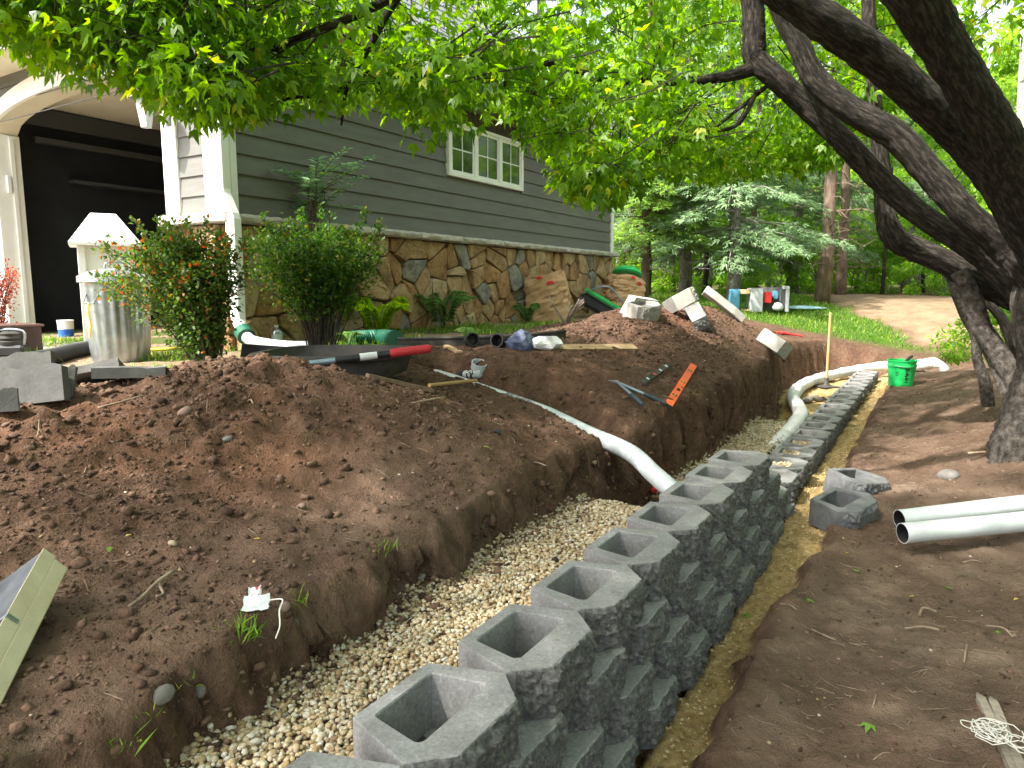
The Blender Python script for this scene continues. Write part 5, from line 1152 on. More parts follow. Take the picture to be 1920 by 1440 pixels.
# ---- lawn bags, mower, green lid by the wall
def paper_bag(loc, w, d, h, rot, label, seed):
    rr = np.random.default_rng(seed); o = thing('paper_yard_bag', loc, label, 'paper bag', 'brown paper yard bags', rot=rot); n, k = 34, 17; V = []; F = []
    for j in range(k):
        f = j / (k - 1); z = h * f
        for i in range(n):
            a = 2 * math.pi * i / n; c, s_ = math.cos(a), math.sin(a); q = (abs(c) ** 5 + abs(s_) ** 5) ** (-1 / 5); bul = 1 + .10 * math.sin(f * 3.1) - .10 * max(0, f - .75) * 4 * .6
            w_ = vnoise(np.array([i * .7 + seed]), np.array([j * .9 + i * .3]))[0] * .17 + vnoise(np.array([i * .33]), np.array([j * 1.7 + seed]))[0] * .14
            V.append((c * q * w / 2 * bul * (1 + w_), s_ * q * d / 2 * bul * (1 + w_), z + (vnoise(np.array([i * .35 + seed * 3]), np.array([.5]))[0] * .22 if j == k - 1 else 0) * h * .6))
    for j in range(k - 1):
        for i in range(n): F.append((j*n+i, j*n+(i+1)%n, (j+1)*n+(i+1)%n, (j+1)*n+i))
    F.append(tuple(range(n))[::-1]); m = MB(); m.add(V, F)
    V2 = [(x * .93, y * .93, z - .0) for x, y, z in V[-n:]] + [(x * .9, y * .9, z * 0 + h * .72) for x, y, z in V[-n:]]; m.add(V2, [(i, n+i, n+(i+1)%n, (i+1)%n) for i in range(n)] + [tuple(range(n, 2*n))])
    m.build('bag', M_PAPER, o)
    pr = MB()
    for (a0, z0_, ww, hh) in ((-1.35, .80, .10, .03), (-1.75, .93, .06, .03)):
        for q_ in range(5):
            a = a0 + ww * q_ / 6 * 3; c, s_ = math.cos(a), math.sin(a); q = (abs(c) ** 5 + abs(s_) ** 5) ** (-.2) * 1.125; zz = h * z0_ + (q_ % 2) * .012
            pr.box((-.022, -.002, -hh/2), (.022, .002, hh/2), Matrix.Rotation(a + math.pi/2, 3, 'Z'), (c*q*w/2, s_*q*d/2, zz))
    pr.build('print', M_REDP, o)
    return o
pw = G(1028, 606, 7); bagp = hworld(5.15, -.42, 0); bagp[2] = H(bagp[0], bagp[1])
paper_bag(at(bagp, -.02), .58, .40, .72, (R(3), R(-9), R(-12)), 'full brown paper yard bag with red print leaning on stone base', 3)
bagq = hworld(7.3, -.62, 0); bagq[2] = H(bagq[0], bagq[1])
paper_bag(at(bagq, .06), .60, .42, .56, (R(-4), R(12), R(30)), 'crumpled open brown paper yard bag near the far house corner', 6)
# mower between the bags
mp = hworld(6.2, -.62, 0); mp[2] = H(mp[0], mp[1]); o = thing('lawn_mower', at(mp, .02), 'black and green lawn mower tipped between two paper bags', 'lawn mower', rot=(0, R(30), R(-12)))
m = MB(); m.box((-.34, -.22, .06), (.34, .22, .26)); m.build('deck', M_BLACK, o, bevel=.05, seg=3); m = MB(); m.box((-.34, -.23, .262), (.34, -.14, .33)); m.build('cover', M_GREEN, o, bevel=.03, seg=2)
for sx in (-.28, .28):
    for sy in (-.26, .26): w_ = MB(); w_.lathe([(.03, -.02), (.085, -.02), (.09, 0), (.085, .02), (.03, .02)], 20, (sx, sy, .09), axis=Matrix.Rotation(math.pi/2, 3, 'X'), capt=True); w_.build('wheel', M_BLACKD, o, smooth='auto')
m = MB(); m.box((.30, -.25, .0), (.62, .2, .13)); m.build('bagger', M_BLACKD, o, bevel=.02)
m = MB(); m.tube(catmull([(-.3, -.2, .25), (-.05, -.23, .5), (.3, -.2, .42)], 5), .012, 8); m.build('handlebar', M_STEEL, o)
gp_ = hworld(8.05, -.62, 0); o = tag(MB().lathe([(.24, 0), (.27, .03), (.26, .06), (.20, .12), (.12, .16), (.0, .17)], 24).build('domed_cover', M_GREEN, None, smooth='auto'), 'shiny green domed plastic cover on top of the crumpled paper bag', 'cover'); o.location = at((gp_[0]-.25, gp_[1]-.15, H(gp_[0], gp_[1]) + .62)); o.rotation_euler = (R(-18), R(8), 0)
# prunings in front of the bag
pr_ = G(1060, 606, 7); o = thing('pruned_stump', at(pr_), 'cut woody stump with pale branch ends between bag and mower', 'stump'); m = MB(); rr = np.random.default_rng(4)
for i in range(8): a = rr.uniform(0, 6.28); m.tube([(0, 0, -.02), (math.cos(a) * .1, math.sin(a) * .1, .12), (math.cos(a) * .22, math.sin(a) * .18, rr.uniform(.18, .38))], [.016, .012, .008], 6)
m.build('branches', M_OLDW, o)
# ---- black edging strip, pipes, tub, tools in the yard
def strip(path, h, th, name, m_, label, cat):
    P_ = [np.array(p) for p in path]; m = MB(); C = catmull(P_, 6); V = []; F = []
    for i, c in enumerate(C):
        t = C[min(i+1, len(C)-1)] - C[max(i-1, 0)]; n_ = np.array([-t[1], t[0], 0]); n_ /= np.linalg.norm(n_); V += [c + n_ * th, c - n_ * th, c - n_ * th + (0, 0, h), c + n_ * th + (0, 0, h)]
    for i in range(len(C) - 1):
        for j in range(4): F.append((i*4+j, (i+1)*4+j, (i+1)*4+(j+1)%4, i*4+(j+1)%4))
    m.add(V, F); C2 = [c + (0, 0, h) for c in C]; m.tube(C2, th * 2.4, 8); return tag(m.build(name, m_, None, smooth='auto'), label, cat)
E_ = [G(u, v, 4.6) for u, v in ((745, 650), (830, 648), (920, 646), (1010, 640), (1060, 634))]
strip([at(e, -.01) for e in E_], .075, .006, 'landscape_edging', M_BLACKD, 'black plastic landscape edging strip along the planting bed', 'edging')
gpp = [G(u, v, 4.8) for u, v in ((660, 648), (690, 646), (715, 645), (742, 648))]
ribs([at(e, .06) for e in gpp], .075, .022, .009, MB()).build('drain_hose', M_GREENPL, None, smooth='auto'); tag(bpy.data.objects['drain_hose'], 'short green corrugated drain hose near the vase-shaped shrub', 'drain hose')
bp_ = [G(u, v, 4) for u, v in ((70, 690), (100, 682), (135, 672), (165, 665))]
tag(ribs([at(e, .055) for e in bp_], .07, .024, .009, MB()).build('drain_hose', M_BLACK, None, smooth='auto'), 'thick black corrugated drain hose lying behind the broken pavers', 'drain hose')
bp_ = [G(u, v, 4.8) for u, v in ((420, 655), (450, 650), (490, 648))]
tag(ribs([at(e, .05) for e in bp_], .045, .018, .007, MB()).build('drain_hose', plain('grey_corrugated', (.30, .31, .34), .5), None, smooth='auto'), 'grey corrugated hose lying under the downspout', 'drain hose')
# white leader pipe from the downspout
wp = [hworld(-.22, -.44, 1.19), hworld(-.22, -.55, 1.15), hworld(-.15, -.85, 1.12), hworld(-.0, -1.15, 1.12)]
tag(MB().tube(catmull(wp, 5), .05, 14).build('leader_pipe', M_WPIPE, None, smooth='auto'), 'white drain pipe joined to the downspout coupling', 'pipe')
# tub
pt = W(632, 706, 4.7); o = thing('mixing_tub', (pt[0], pt[1], H(pt[0], pt[1]) + .03), 'shallow black plastic tub lying behind the near soil pile', 'tub', rot=(R(2), R(-1), R(-14)))
m = MB(); V = []; F = []; n = 48
def sup(a, w, d, e=3.2): c, s_ = math.cos(a), math.sin(a); q = (abs(c) ** e + abs(s_) ** e) ** (-1 / e); return c * q * w, s_ * q * d
for (w, d, z) in ((.46, .28, .02), (.50, .32, .15), (.53, .35, .155), (.53, .35, .135), (.545, .365, .14), (.545, .365, .162), (.49, .31, .165), (.45, .27, .035)):
    V += [(*sup(2 * math.pi * i / n, w, d), z) for i in range(n)]
for j in range(7):
    for i in range(n): F.append((j*n+i, j*n+(i+1)%n, (j+1)*n+(i+1)%n, (j+1)*n+i))
F += [tuple(range(n))[::-1], tuple(range(7*n, 8*n))]; m.add(V, F); m.build('tub', M_BLACKD, o, smooth='auto')
pt = W(540, 655, 5.1); o = MB().box((-.38, -.012, 0), (.38, .012, .13)).build('edging_board', M_BLACK, None, bevel=.005); o.location = (pt[0], pt[1], H(pt[0], pt[1])); o.rotation_euler = (R(-14), R(3), R(-10)); tag(o, 'black plastic board propped behind the tub under the shrub', 'board')
# red-gripped tool lying over the pile
a, b = W(418, 702, 4.0), W(808, 653, 4.35); o = thing('digging_bar', tuple((a + b) / 2), 'long steel tool with red grip lying across the tub', 'hand tool'); L_ = b - a
m = MB(); m.tube([a, a + L_ * .35, a + L_ * .55], [.014, .017, .018], 10); m.build('shaft', M_STEEL, o, smooth='auto', world=True)
m = MB(); m.tube([a + L_ * .52, a + L_ * .80], .021, 12); m.build('sleeve', M_BLACK, o, smooth='auto', world=True)
m = MB(); m.tube([a + L_ * .64, a + L_ * .725], .0225, 12); m.build('tape_band', M_BAGW, o, smooth='auto', world=True)
m = MB(); m.tube([a + L_ * .79, a + L_ * .80, a + L_ * .985, a + L_], [.021, .027, .027, .019], 14); m.build('grip', plain('red_rubber', (.36, .02, .03), .5), o, smooth='auto', world=True)
# bottles under the downspout
def bottle(u, v, h, rd, label, mb, ml, y0, name='bottle', rot=(0, 0, 0)):
    p = G(u, v, y0); o = thing(name, at(p), label, 'bottle', rot=rot); m = MB(); m.lathe([(rd, 0), (rd, h * .68), (rd * .6, h * .8), (rd * .32, h * .84), (rd * .32, h * .93)], 18); m.build('body', mb, o, smooth='auto')
    c = MB(); c.lathe([(rd * .38, h * .9), (rd * .38, h)], 14, capt=True); c.build('cap', M_WPIPE, o, smooth='auto'); l_ = MB(); l_.lathe([(rd * 1.012, h * .22), (rd * 1.012, h * .6)], 18, capb=False); l_.build('label_wrap', ml, o, smooth='auto'); return o
bottle(497, 648, .30, .055, 'white bottle with red label under the downspout', M_WPIPE, M_REDP, 4.9)
bottle(520, 650, .20, .05, 'squat grey metal bottle next to the red-labelled one', M_GALV, M_WPIPE, 4.9)
# yellow handled tool
a, b = G(262, 668, 4.5), G(345, 664, 4.5); tag(MB().tube([at(a, .05), at(b, .05)], .015, 10).build('yellow_rod', M_YELLOW, None, smooth='auto'), 'yellow tool handle lying between trash can and barberry shrub', 'tool handle')
# paint pail in the garage
p = W(124, 622, 8.4); o = thing('paint_pail', (p[0], p[1], FLz), 'white and blue paint pail just inside the garage', 'pail'); m = MB(); m.lathe([(.08, 0), (.083, .10)], 24); m.build('blue_band', plain('blue_label', (.02, .10, .42), .4), o, smooth='auto'); m = MB(); m.lathe([(.083, .10), (.085, .19), (.088, .19), (.088, .205)], 24, capt=True); m.build('pail', M_WHITE, o, smooth='auto')
# lattice planter and black pump at the left edge
p = W(12, 632, 6.4); o = thing('lattice_planter', (p[0], p[1], H(p[0], p[1])), 'brown lattice-sided planter below the russet bush', 'planter', rz=R(-30)); M_BRN = plain('dark_brown_resin', (.07, .035, .025), .6)
m = MB(); m.box((-.2, -.2, 0), (.2, .2, .24)); m.build('tub', plain('brown_resin_inner', (.035, .018, .014), .7), o)
m = MB()
for i in range(-5, 6):
    for sg in (-1, 1): m.box((-.19, -.006, -.008), (.19, .0, .008), Matrix.Rotation(sg * .78, 3, 'Y'), (i * .05, -.201 - .004 * (sg > 0), .12)) if abs(i) < 2 else m.box((-.09, -.006, -.008), (.09, .0, .008), Matrix.Rotation(sg * .78, 3, 'Y'), (i * .035, -.201 - .004 * (sg > 0), .12))
m.build('lattice', M_BRN, o); m = MB(); m.box((-.22, -.22, .241), (.22, .22, .265)); m.build('rim', M_BRN, o, bevel=.005)
p = G(22, 668, 4); o = thing('pump_unit', at(p), 'black pump with ribbed housing beside the garage apron', 'pump', rz=.3); m = MB(); m.box((-.12, -.1, 0), (.12, .1, .10)); m.build('base', M_BLACK, o, bevel=.02); m = MB(); m.lathe([(.09, .10), (.095, .13), (.08, .14), (.09, .16), (.08, .18), (.085, .2), (.05, .22)], 20, capt=True); m.build('housing', M_BLACKD, o, smooth='auto'); m = MB(); m.tube(catmull([(-.1, 0, .1), (-.1, 0, .22), (.1, 0, .22), (.1, 0, .1)], 4), .012, 8); m.build('handle', M_GALV, o)
# wall lantern
p = hworld(-.26, .74, 3.32); o = thing('wall_lantern', (p[0], p[1], p[2]), 'grey hanging carriage lantern on the garage pier', 'lantern', rz=HA); m = MB(); m.lathe([(.05, -.30), (.09, -.06), (.085, -.06)], 6, capb=True); m.build('glass', mat('frosted_glass', (.55, .58, .58), .25), o); m = MB(); m.lathe([(.12, -.055), (.12, -.045), (.07, -.01), (.03, .03), (.02, .06)], 18, capb=True, capt=True); m.build('cap', plain('grey_metal', (.16, .18, .19), .45), o, smooth='auto')
m = MB(); m.tube(catmull([(0, 0, .06), (0, 0, .16), (.08, 0, .22), (.18, 0, .12), (.235, 0, -.12)], 5), .010, 8); m.box((.21, -.04, -.25), (.225, .04, -.02)); m.build('bracket', plain('grey_metal_arm', (.10, .11, .12), .45), o)
# ---- trench pipes
pA_ = [p - np.array([0, 0, .0]) for p in PIPE_A]
o = thing('drain_pipe', tuple(pA_[1]), 'white drain pipe with black tape running from the yard to the wall', 'pipe'); m = MB(); m.tube(catmull(pA_, 8), .051, 18); m.build('pipe', M_WPIPE, o, smooth='auto', world=True)
C = catmull(pA_, 8); m = MB(); m.tube(C[36:44], .0535, 18); m.build('tape', mat('silver_black_tape', (.03, .03, .035), .35, (.45, .47, .48), 22, 3), o, smooth='auto', world=True)
m = MB()
for c0, c1 in zip(C[0:22], C[1:23]): m.tube([c0 * .5 + c1 * .5, c0 * .46 + c1 * .54], .0523, 18)
m.build('ribs', M_WPIPE, o, world=True)
sp_ = [np.array([*st2xy(a, b), c]) for a, b, c in ((4.35, .05, .17), (4.9, .055, .19), (5.6, .05, .215), (6.3, .05, .235), (6.9, .09, .25), (7.5, .22, .245), (8.1, .37, .245), (8.9, .46, .245), (9.8, .45, .25), (10.7, .30, .25), (11.4, .04, .28), (11.8, -.32, .33), (11.75, -.65, .37))] + [W(1722, 685, 10.6), W(1752, 680, 10.3)]; C = catmull(sp_, 8); rr = np.random.default_rng(2)
o = thing('drain_sock', tuple(sp_[5]), 'fabric-wrapped white drain pipe curving around the sandy end of the trench', 'pipe'); m = MB(); m.tube(C, [.078 * (1 + .06 * rr.normal()) for _ in C], 20, rough=.02); m.build('sock', M_SOCK, o, smooth=True, world=True)
e = sp_[-1]; m = MB(); m.tube([e + (.0, 0, .0), e + (.08, -.03, -.03), e + (.13, -.06, -.10), e + (.12, -.05, -.16)], [.075, .05, .07, .03], 12, wob=.2, seed=3); m.build('loose_end', M_SOCK, o, smooth=True, world=True)
# two white pipes lying on the right
for (u0, v0, y0, u1, v1, y1, lb) in ((1692, 1000, 3.75, 1995, 1020, 3.85, 'white pipe with open black bore lying on the soil, in front of another'), (1686, 974, 3.95, 1925, 996, 4.05, 'white pipe lying on the soil behind a second one')):
    a, b = W(u0, v0, y0), W(u1, v1, y1); a[2] = max(a[2], H(a[0], a[1]) + .05); b[2] = max(b[2], H(b[0], b[1]) + .045)
    o = thing('white_pipe', tuple(a), lb, 'pipe'); d = (b - a) / np.linalg.norm(b - a); up = Vector(d).orthogonal(); n = 24; m = MB()
    rings = [(0, .056), (0, .052), (.45, .052)]; V = []; F = []; si = Vector(d).cross(up).normalized(); up = up.normalized()
    def ring(k_, rad): return [Vector(a + d * k_) + (up * math.cos(2*math.pi*i/n) + si * math.sin(2*math.pi*i/n)) * rad for i in range(n)]
    Ln = float(np.linalg.norm(b - a)); seq = [(Ln, .056)] + [(q, .056) for q in np.linspace(Ln, 0, 12)[1:]] + [(0, .0525)]
    for k_, rad in seq: V += ring(k_, rad)
    for j in range(len(seq) - 1):
        for i in range(n): F.append((j*n+i, j*n+(i+1)%n, (j+1)*n+(i+1)%n, (j+1)*n+i))
    m.add(V, F); m.build('tube', M_WPIPE, o, smooth='auto', world=True)
    m = MB(); V = ring(.001, .0525) + ring(Ln * .5, .052); m.add(V, [(i, n+i, n+(i+1)%n, (i+1)%n) for i in range(n)] + [tuple(range(n, 2*n))]); m.build('bore', M_BLACK, o, smooth='auto', world=True)
# ---- tamper, bucket
p = gz(W(1550, 712, 10.2)); o = thing('hand_tamper', at(p, .02), 'hand tamper with iron foot and wooden pole standing in pit', 'tamper', rz=.3); m = MB(); m.box((-.13, -.13, 0), (.13, .13, .02)); m.build('plate', plain('rusty_iron', (.045, .04, .038), .7), o, bevel=.004)
m = MB(); m.lathe([(.07, .02), (.035, .06), (.025, .14), (.022, .14)], 12, capt=True); m.build('socket', plain('dark_iron', (.04, .038, .036), .7), o, smooth='auto'); m = MB(); m.tube([(0, 0, .1), (-.0, 0, .6), (-.0, .0, 1.08)], .020, 10); m.build('pole', M_HANDLE, o, smooth='auto')
p = gz(W(1690, 700, 8.6)); o = thing('green_bucket', at(p, .0), 'bright green plastic bucket with black print on the trench lip', 'bucket'); m = MB()
m.lathe([(.130, 0), (.133, .01), (.153, .235), (.163, .237), (.163, .255), (.156, .257), (.158, .30), (.166, .302), (.166, .315), (.158, .315), (.150, .23), (.135, .02)], 36); m.build('pail', M_GREEN, o, smooth='auto')
pr = MB(); M_PRINT = plain('black_print', (.01, .03, .02), .6)
def onb(a, z0_, z1_, w_):
    n_ = 4
    V = []
    for zz in (z0_, z1_):
        rad = .1312 + .0205 * zz / .235 + .0022
        for i in range(n_ + 1): t_ = a + w_ * (i / n_ - .5); V.append((math.cos(t_) * rad, math.sin(t_) * rad, zz))
    pr.add(V, [(i, i+1, n_+2+i, n_+1+i) for i in range(n_)])
c0 = -math.pi / 2 - .08
for (da, z0_, z1_, w_) in ((0, .205, .222, .34), (0, .188, .2, .30), (-.02, .15, .18, .16), (.04, .135, .16, .24), (-.05, .12, .138, .2), (.02, .098, .112, .26), (0, .085, .094, .28), (0, .072, .08, .22), (0, .052, .062, .28), (.75, .19, .198, .2), (.75, .17, .178, .26), (.8, .15, .158, .2), (-.75, .17, .178, .22), (-.75, .15, .158, .26), (-.75, .13, .138, .2)): onb(c0 + da, z0_, z1_, w_)
pr.build('print', M_PRINT, o); m = MB(); m.tube(catmull([(-.165, 0, .27), (-.12, -.12, .25), (0, -.172, .24), (.12, -.12, .25), (.165, 0, .27)], 5), .0025, 6); m.build('bail', M_GALV, o); m = MB(); m.tube([(.06, .05, .28), (.11, .02, .35), (.12, 0, .36)], [.02, .02, .015], 8); m.build('knob', M_BLACK, o)
# dark gear on the sand by the sock
p = gz(W(1525, 737, 8.9)); o = thing('work_gloves', at(p, .01), 'dusty grey and black work gloves dropped on the sand', 'gloves', rz=.5); m = MB(); m.lathe([(.03, 0), (.06, .01), (.055, .05), (.02, .07)], 10, (-.1, 0, 0), capt=True); m.tube(catmull([(-.08, 0, .03), (0, .02, .05), (.1, 0, .03)], 4), .035, 8, wob=.2); m.build('palm', plain('dusty_grey_cloth', (.16, .14, .12), .9), o, smooth=True); m = MB()
for i in range(4): m.tube([(.08, -.04 + .025 * i, .035), (.16, -.06 + .04 * i, .03 + .02 * (i % 2)), (.22, -.08 + .05 * i, .02)], [.016, .014, .010], 7)
m.build('fingers', M_BLACKD, o, smooth=True)
# ---- tools on the second bank
def along(u0, v0, u1, v1, dz, y0=3.5): a, b = G(u0, v0, y0), G(u1, v1, y0); return np.array(at(a, dz)), np.array(at(b, dz))
def oriented(a, b, up=Vector((0, 0, 1))):
    x_ = Vector(b - a).normalized(); y_ = up.cross(x_).normalized(); z_ = x_.cross(y_); return Matrix((x_, y_, z_)).transposed().to_4x4()
a, b = along(1252, 772, 1300, 692, .03); o = thing('spirit_level', (0, 0, 0), 'orange box-beam spirit level lying on the far bank', 'level'); o.matrix_world = Matrix.Translation(Vector((a + b) / 2)) @ oriented(a, b) @ Matrix.Rotation(R(-62), 4, 'X'); L_ = float(np.linalg.norm(b - a))
m = MB(); m.box((-L_/2, -.012, -.03), (L_/2, .012, .03)); m.build('beam', M_ORANGE, o, bevel=.002)
for q in (-.30, .0, .31): m = MB(); m.box((L_*q - .022, -.0135, -.017), (L_*q + .022, .0135, .017)); f_ = m.build('vial_window', M_BLACK, o); m = MB(); m.tube([(L_*q - .016, -.0145, 0), (L_*q + .016, -.0145, 0)], .005, 8); m.build('vial', plain('lime_vial', (.5, .65, .05), .2), f_)
m = MB(); m.box((-L_/2 - .006, -.0135, -.0315), (-L_/2, .0135, .0315)); m.build('end_cap', M_BLACK, o)
a, b = along(1205, 725, 1255, 690, .03); o = thing('torpedo_level', (0, 0, 0), 'short black level with silver windows beside the orange level', 'level'); o.matrix_world = Matrix.Translation(Vector((a + b) / 2)) @ oriented(a, b) @ Matrix.Rotation(R(-60), 4, 'X'); L_ = float(np.linalg.norm(b - a))
m = MB(); m.box((-L_/2, -.010, -.022), (L_/2, .010, .022)); m.build('beam', M_BLACKD, o, bevel=.002)
for q in (-.36, -.12, .1, .34): m = MB(); m.box((L_*q - .02, -.0115, -.013), (L_*q + .02, .0115, .013)); m.build('window', M_BAGW if q != -.12 else M_REDP, o)
# loppers
o = thing('loppers', tuple(G(1190, 755, 3.5)), 'long-handled loppers with blue-grey handles lying open on soil', 'loppers'); pv = np.array(at(G(1158, 733, 3.5), .06))
for (u, v) in ((1205, 776), (1248, 776)):
    e = np.array(at(G(u, v, 3.5), .06)); m = MB(); m.tube([pv, pv + (e - pv) * .55], [.009, .011], 10); m.build('handle', M_STEEL, o, smooth='auto', world=True); m = MB(); m.tube([pv + (e - pv) * .55, e], [.013, .014], 10); m.build('grip', plain('dark_teal_grip', (.03, .05, .06), .6), o, smooth='auto', world=True)
t_ = np.array(at(G(1142, 722, 3.5), .03))
for q in (-.012, .012): m = MB(); m.tube(catmull([pv, (pv + t_) / 2 + (q * 2, 0, .005), t_ + (q, 0, 0)], 4), list(np.linspace(.012, .004, 9)), 6); m.build('blade', M_GALV, o, smooth='auto', world=True)
# bag and board at the foot of pile two
p = G(1000, 655, 4.5); o = thing('plastic_bag', at(p, .0), 'crumpled navy and white plastic bag next to a board', 'plastic bag'); rr = np.random.default_rng(9)
def crumple(V0, F0, sx, sy, sz, off, j): V = V0 * (sx, sy, sz) * (1 + rr.normal(0, j, (len(V0), 1))) + off; return MB().add(V, F0)
crumple(*ICO2, .13, .09, .09, (-.10, 0, .06), .13).build('navy_part', M_NAVY, o); crumple(*ICO2, .14, .09, .065, (.11, 0, .045), .13).build('white_part', M_BAGW, o)
def plank(u0, v0, u1, v1, w, th, label, m_=M_WOOD, y0=4.0, name='wood_board', cat='board', roll=0):
    a, b = along(u0, v0, u1, v1, th * .8, y0); o = MB().box((-.5, -w/2, -th/2), (.5, w/2, th/2)).build(name, m_, None); L_ = float(np.linalg.norm(b - a)); o.matrix_world = Matrix.Translation(Vector((a + b) / 2)) @ oriented(a, b) @ Matrix.Rotation(roll, 4, 'X') @ Matrix.Diagonal((L_, 1, 1, 1)); return tag(o, label, cat)
plank(1025, 656, 1190, 655, .09, .02, 'long tan board lying at the foot of the far soil pile', roll=R(25))
plank(690, 742, 810, 738, .07, .022, 'dark damp board lying on the soil behind the near pile', mat('damp_wood', (.13, .085, .05), .8, (.20, .14, .085), 8, 5))
a, b = along(805, 732, 893, 722, .03); tag(MB().tube([a, b], .012, 8).build('wooden_dowel', M_HANDLE, None, smooth='auto'), 'round wooden handle lying next to the black spray bottle', 'handle')
plank(836, 652, 862, 664, .05, .018, 'short wood offcut lying near the black edging')
plank(1440, 621, 1478, 626, .06, .02, 'short pale stick of lumber on the soil by the red tool', y0=6)
# small items in the middle
p = G(890, 712, 4); o = thing('spray_bottle', at(p, .03), 'black-capped white spray can lying beside the pvc ring', 'spray can', rot=(0, R(82), R(-38))); m = MB(); m.lathe([(.034, -.10), (.036, -.09), (.036, .055), (.02, .07)], 18, capt=True); m.build('can', M_WPIPE, o, smooth='auto'); m = MB(); m.lathe([(.0365, -.06), (.0365, .02)], 18, capb=False); m.build('label_wrap', mat('black_white_label', (.03, .03, .03), .5, (.6, .6, .6), 40, 2, contrast=(.48, .52)), o, smooth='auto'); m = MB(); m.lathe([(.036, -.17), (.037, -.105)], 18, capt=True); m.build('cap', M_BLACK, o, smooth='auto')
p = G(897, 697, 4); o = tag(MB().lathe([(.062, 0), (.062, .055), (.055, .055), (.055, .0)], 24, capb=False).build('pvc_ring', M_WPIPE, None, smooth='auto'), 'grey-white pipe coupling ring standing on the soil', 'coupling'); o.location = at(p, .01); o.rotation_euler = (R(22), R(12), 0)
for (u, v, lb) in ((884, 650, 'black ribbed pipe fitting at the bed edge, next to a weed'), (936, 652, 'black pipe fitting with split rim by the plastic bag')):
    p = G(u, v, 4.6); o = tag(MB().lathe([(.05, -.06), (.055, -.05), (.05, -.04), (.055, -.03), (.05, -.02), (.06, .0), (.06, .05), (.05, .05), (.045, -.05)], 20, axis=Matrix.Rotation(R(80), 3, 'X')).build('pipe_fitting', M_BLACK, None, smooth='auto'), lb, 'pipe fitting'); o.location = at(p, .055); o.rotation_euler = (0, 0, R(20 if u < 900 else -25))
p = G(932, 815); o = tag(crumple(*ICO1, .022, .014, .014, (0, 0, .01), .25).build('black_scrap', M_BLACK, None), 'crumpled scrap of black plastic on the bench', 'scrap'); o.location = at(p)
p = G(1222, 925); o = tag(MB().lathe([(.022, 0), (.025, .01), (.024, .03), (.012, .045)], 14, capt=True).build('red_plug', M_REDP, None, smooth='auto'), 'small red plastic plug at the end of the gravel', 'plug'); o.location = at(p, .012); o.rotation_euler = (R(70), 0, R(60))
a, b = along(1468, 628, 1505, 634, .03, 6); o = thing('red_tool', tuple(a), 'red plastic hand tool lying above the pit', 'hand tool'); m = MB(); m.tube([a, (a + b) / 2, b], [.028, .016, .012], 8); m.build('handle', M_REDP, o, smooth='auto', world=True); m = MB(); m.prism([(-.07, -.03), (.05, -.05), (.06, .05), (-.06, .06)], .02, org=tuple(a + (-.04, 0, 0))); m.build('head', M_REDP, o, world=True)
# ---- plastic scrap with string, left panel, stake with twine
p = G(480, 1145); o = thing('plastic_wrapper', at(p, .004), 'torn clear plastic wrapper with white string on the bench', 'wrapper', rz=.2); rr = np.random.default_rng(12); V = []; F = []
for j in range(6):
    for i in range(6): V.append(((i - 2.5) * .015 + rr.normal(0, .002), (j - 2.5) * .011 + rr.normal(0, .002), .008 + rr.normal(0, .0025) + (.012 * (j - 3) if j > 3 else 0)))
F = [(j*6+i, j*6+i+1, j*6+i+7, j*6+i+6) for j in range(5) for i in range(5)]; m = MB(); m.add(V, F); m.build('film', M_BAGW, o, smooth=True); m = MB(); m.add([(x * .5 - .01, y * .55 + .045, z * 1.2 + .006 + rr.normal(0, .002)) for x, y, z in V], F); m.build('printed_flap', mat('printed_film', (.70, .70, .72), .3, (.55, .10, .12), 40, 2, contrast=(.6, .64)), o)
m = MB(); m.tube(catmull([(.04, .01, .02), (.075, 0, .022), (.072, -.05, .012), (.078, -.10, -.01), (.07, -.135, -.03)], 5), .0022, 5); m.build('string', M_ROPE, o)
M_FOAM = mat('cream_plywood_edge', (.60, .50, .33), .85, (.72, .63, .46), 6, 5, .4, 50, stretch=(1, 6, 1))
M_LAM = mat('worn_dark_laminate', (.035, .042, .05), .45, (.11, .12, .13), 9, 6, .1, 60)
# sloping board: dark face up-left, pale thick edge towards the right
a = W(-70, 1440, 1.42); b = W(84, 1030, 1.95); a[2] = H(a[0], a[1]) + .05; up = Vector((-.55, -.30, .78)).normalized(); x_ = Vector(b - a); L_ = x_.length; x_.normalize(); y_ = up.cross(x_).normalized(); z_ = x_.cross(y_)
o = thing('tilted_panel', (0, 0, 0), 'dark laminate panel with cream plywood edge standing tilted in the soil', 'panel'); o.matrix_world = Matrix.Translation(Vector(a)) @ Matrix((x_, y_, z_)).transposed().to_4x4()
m = MB(); m.box((0, .003, -.036), (L_, .22, .0)); m.build('face', M_LAM, o); m = MB(); m.box((-.002, -.0, -.037), (L_ + .002, .0028, .004)); m.build('edge_strip', M_FOAM, o); m = MB(); m.box((-.002, -.001, -.085), (L_ * .99, .02, -.0372)); m.build('plywood_edge', M_FOAM, o, bevel=.004)
m = MB(); m.box((L_ * .50, -.004, -.03), (L_ * .52, .22, .004)); m.build('hinge_strip', M_GALV, o)
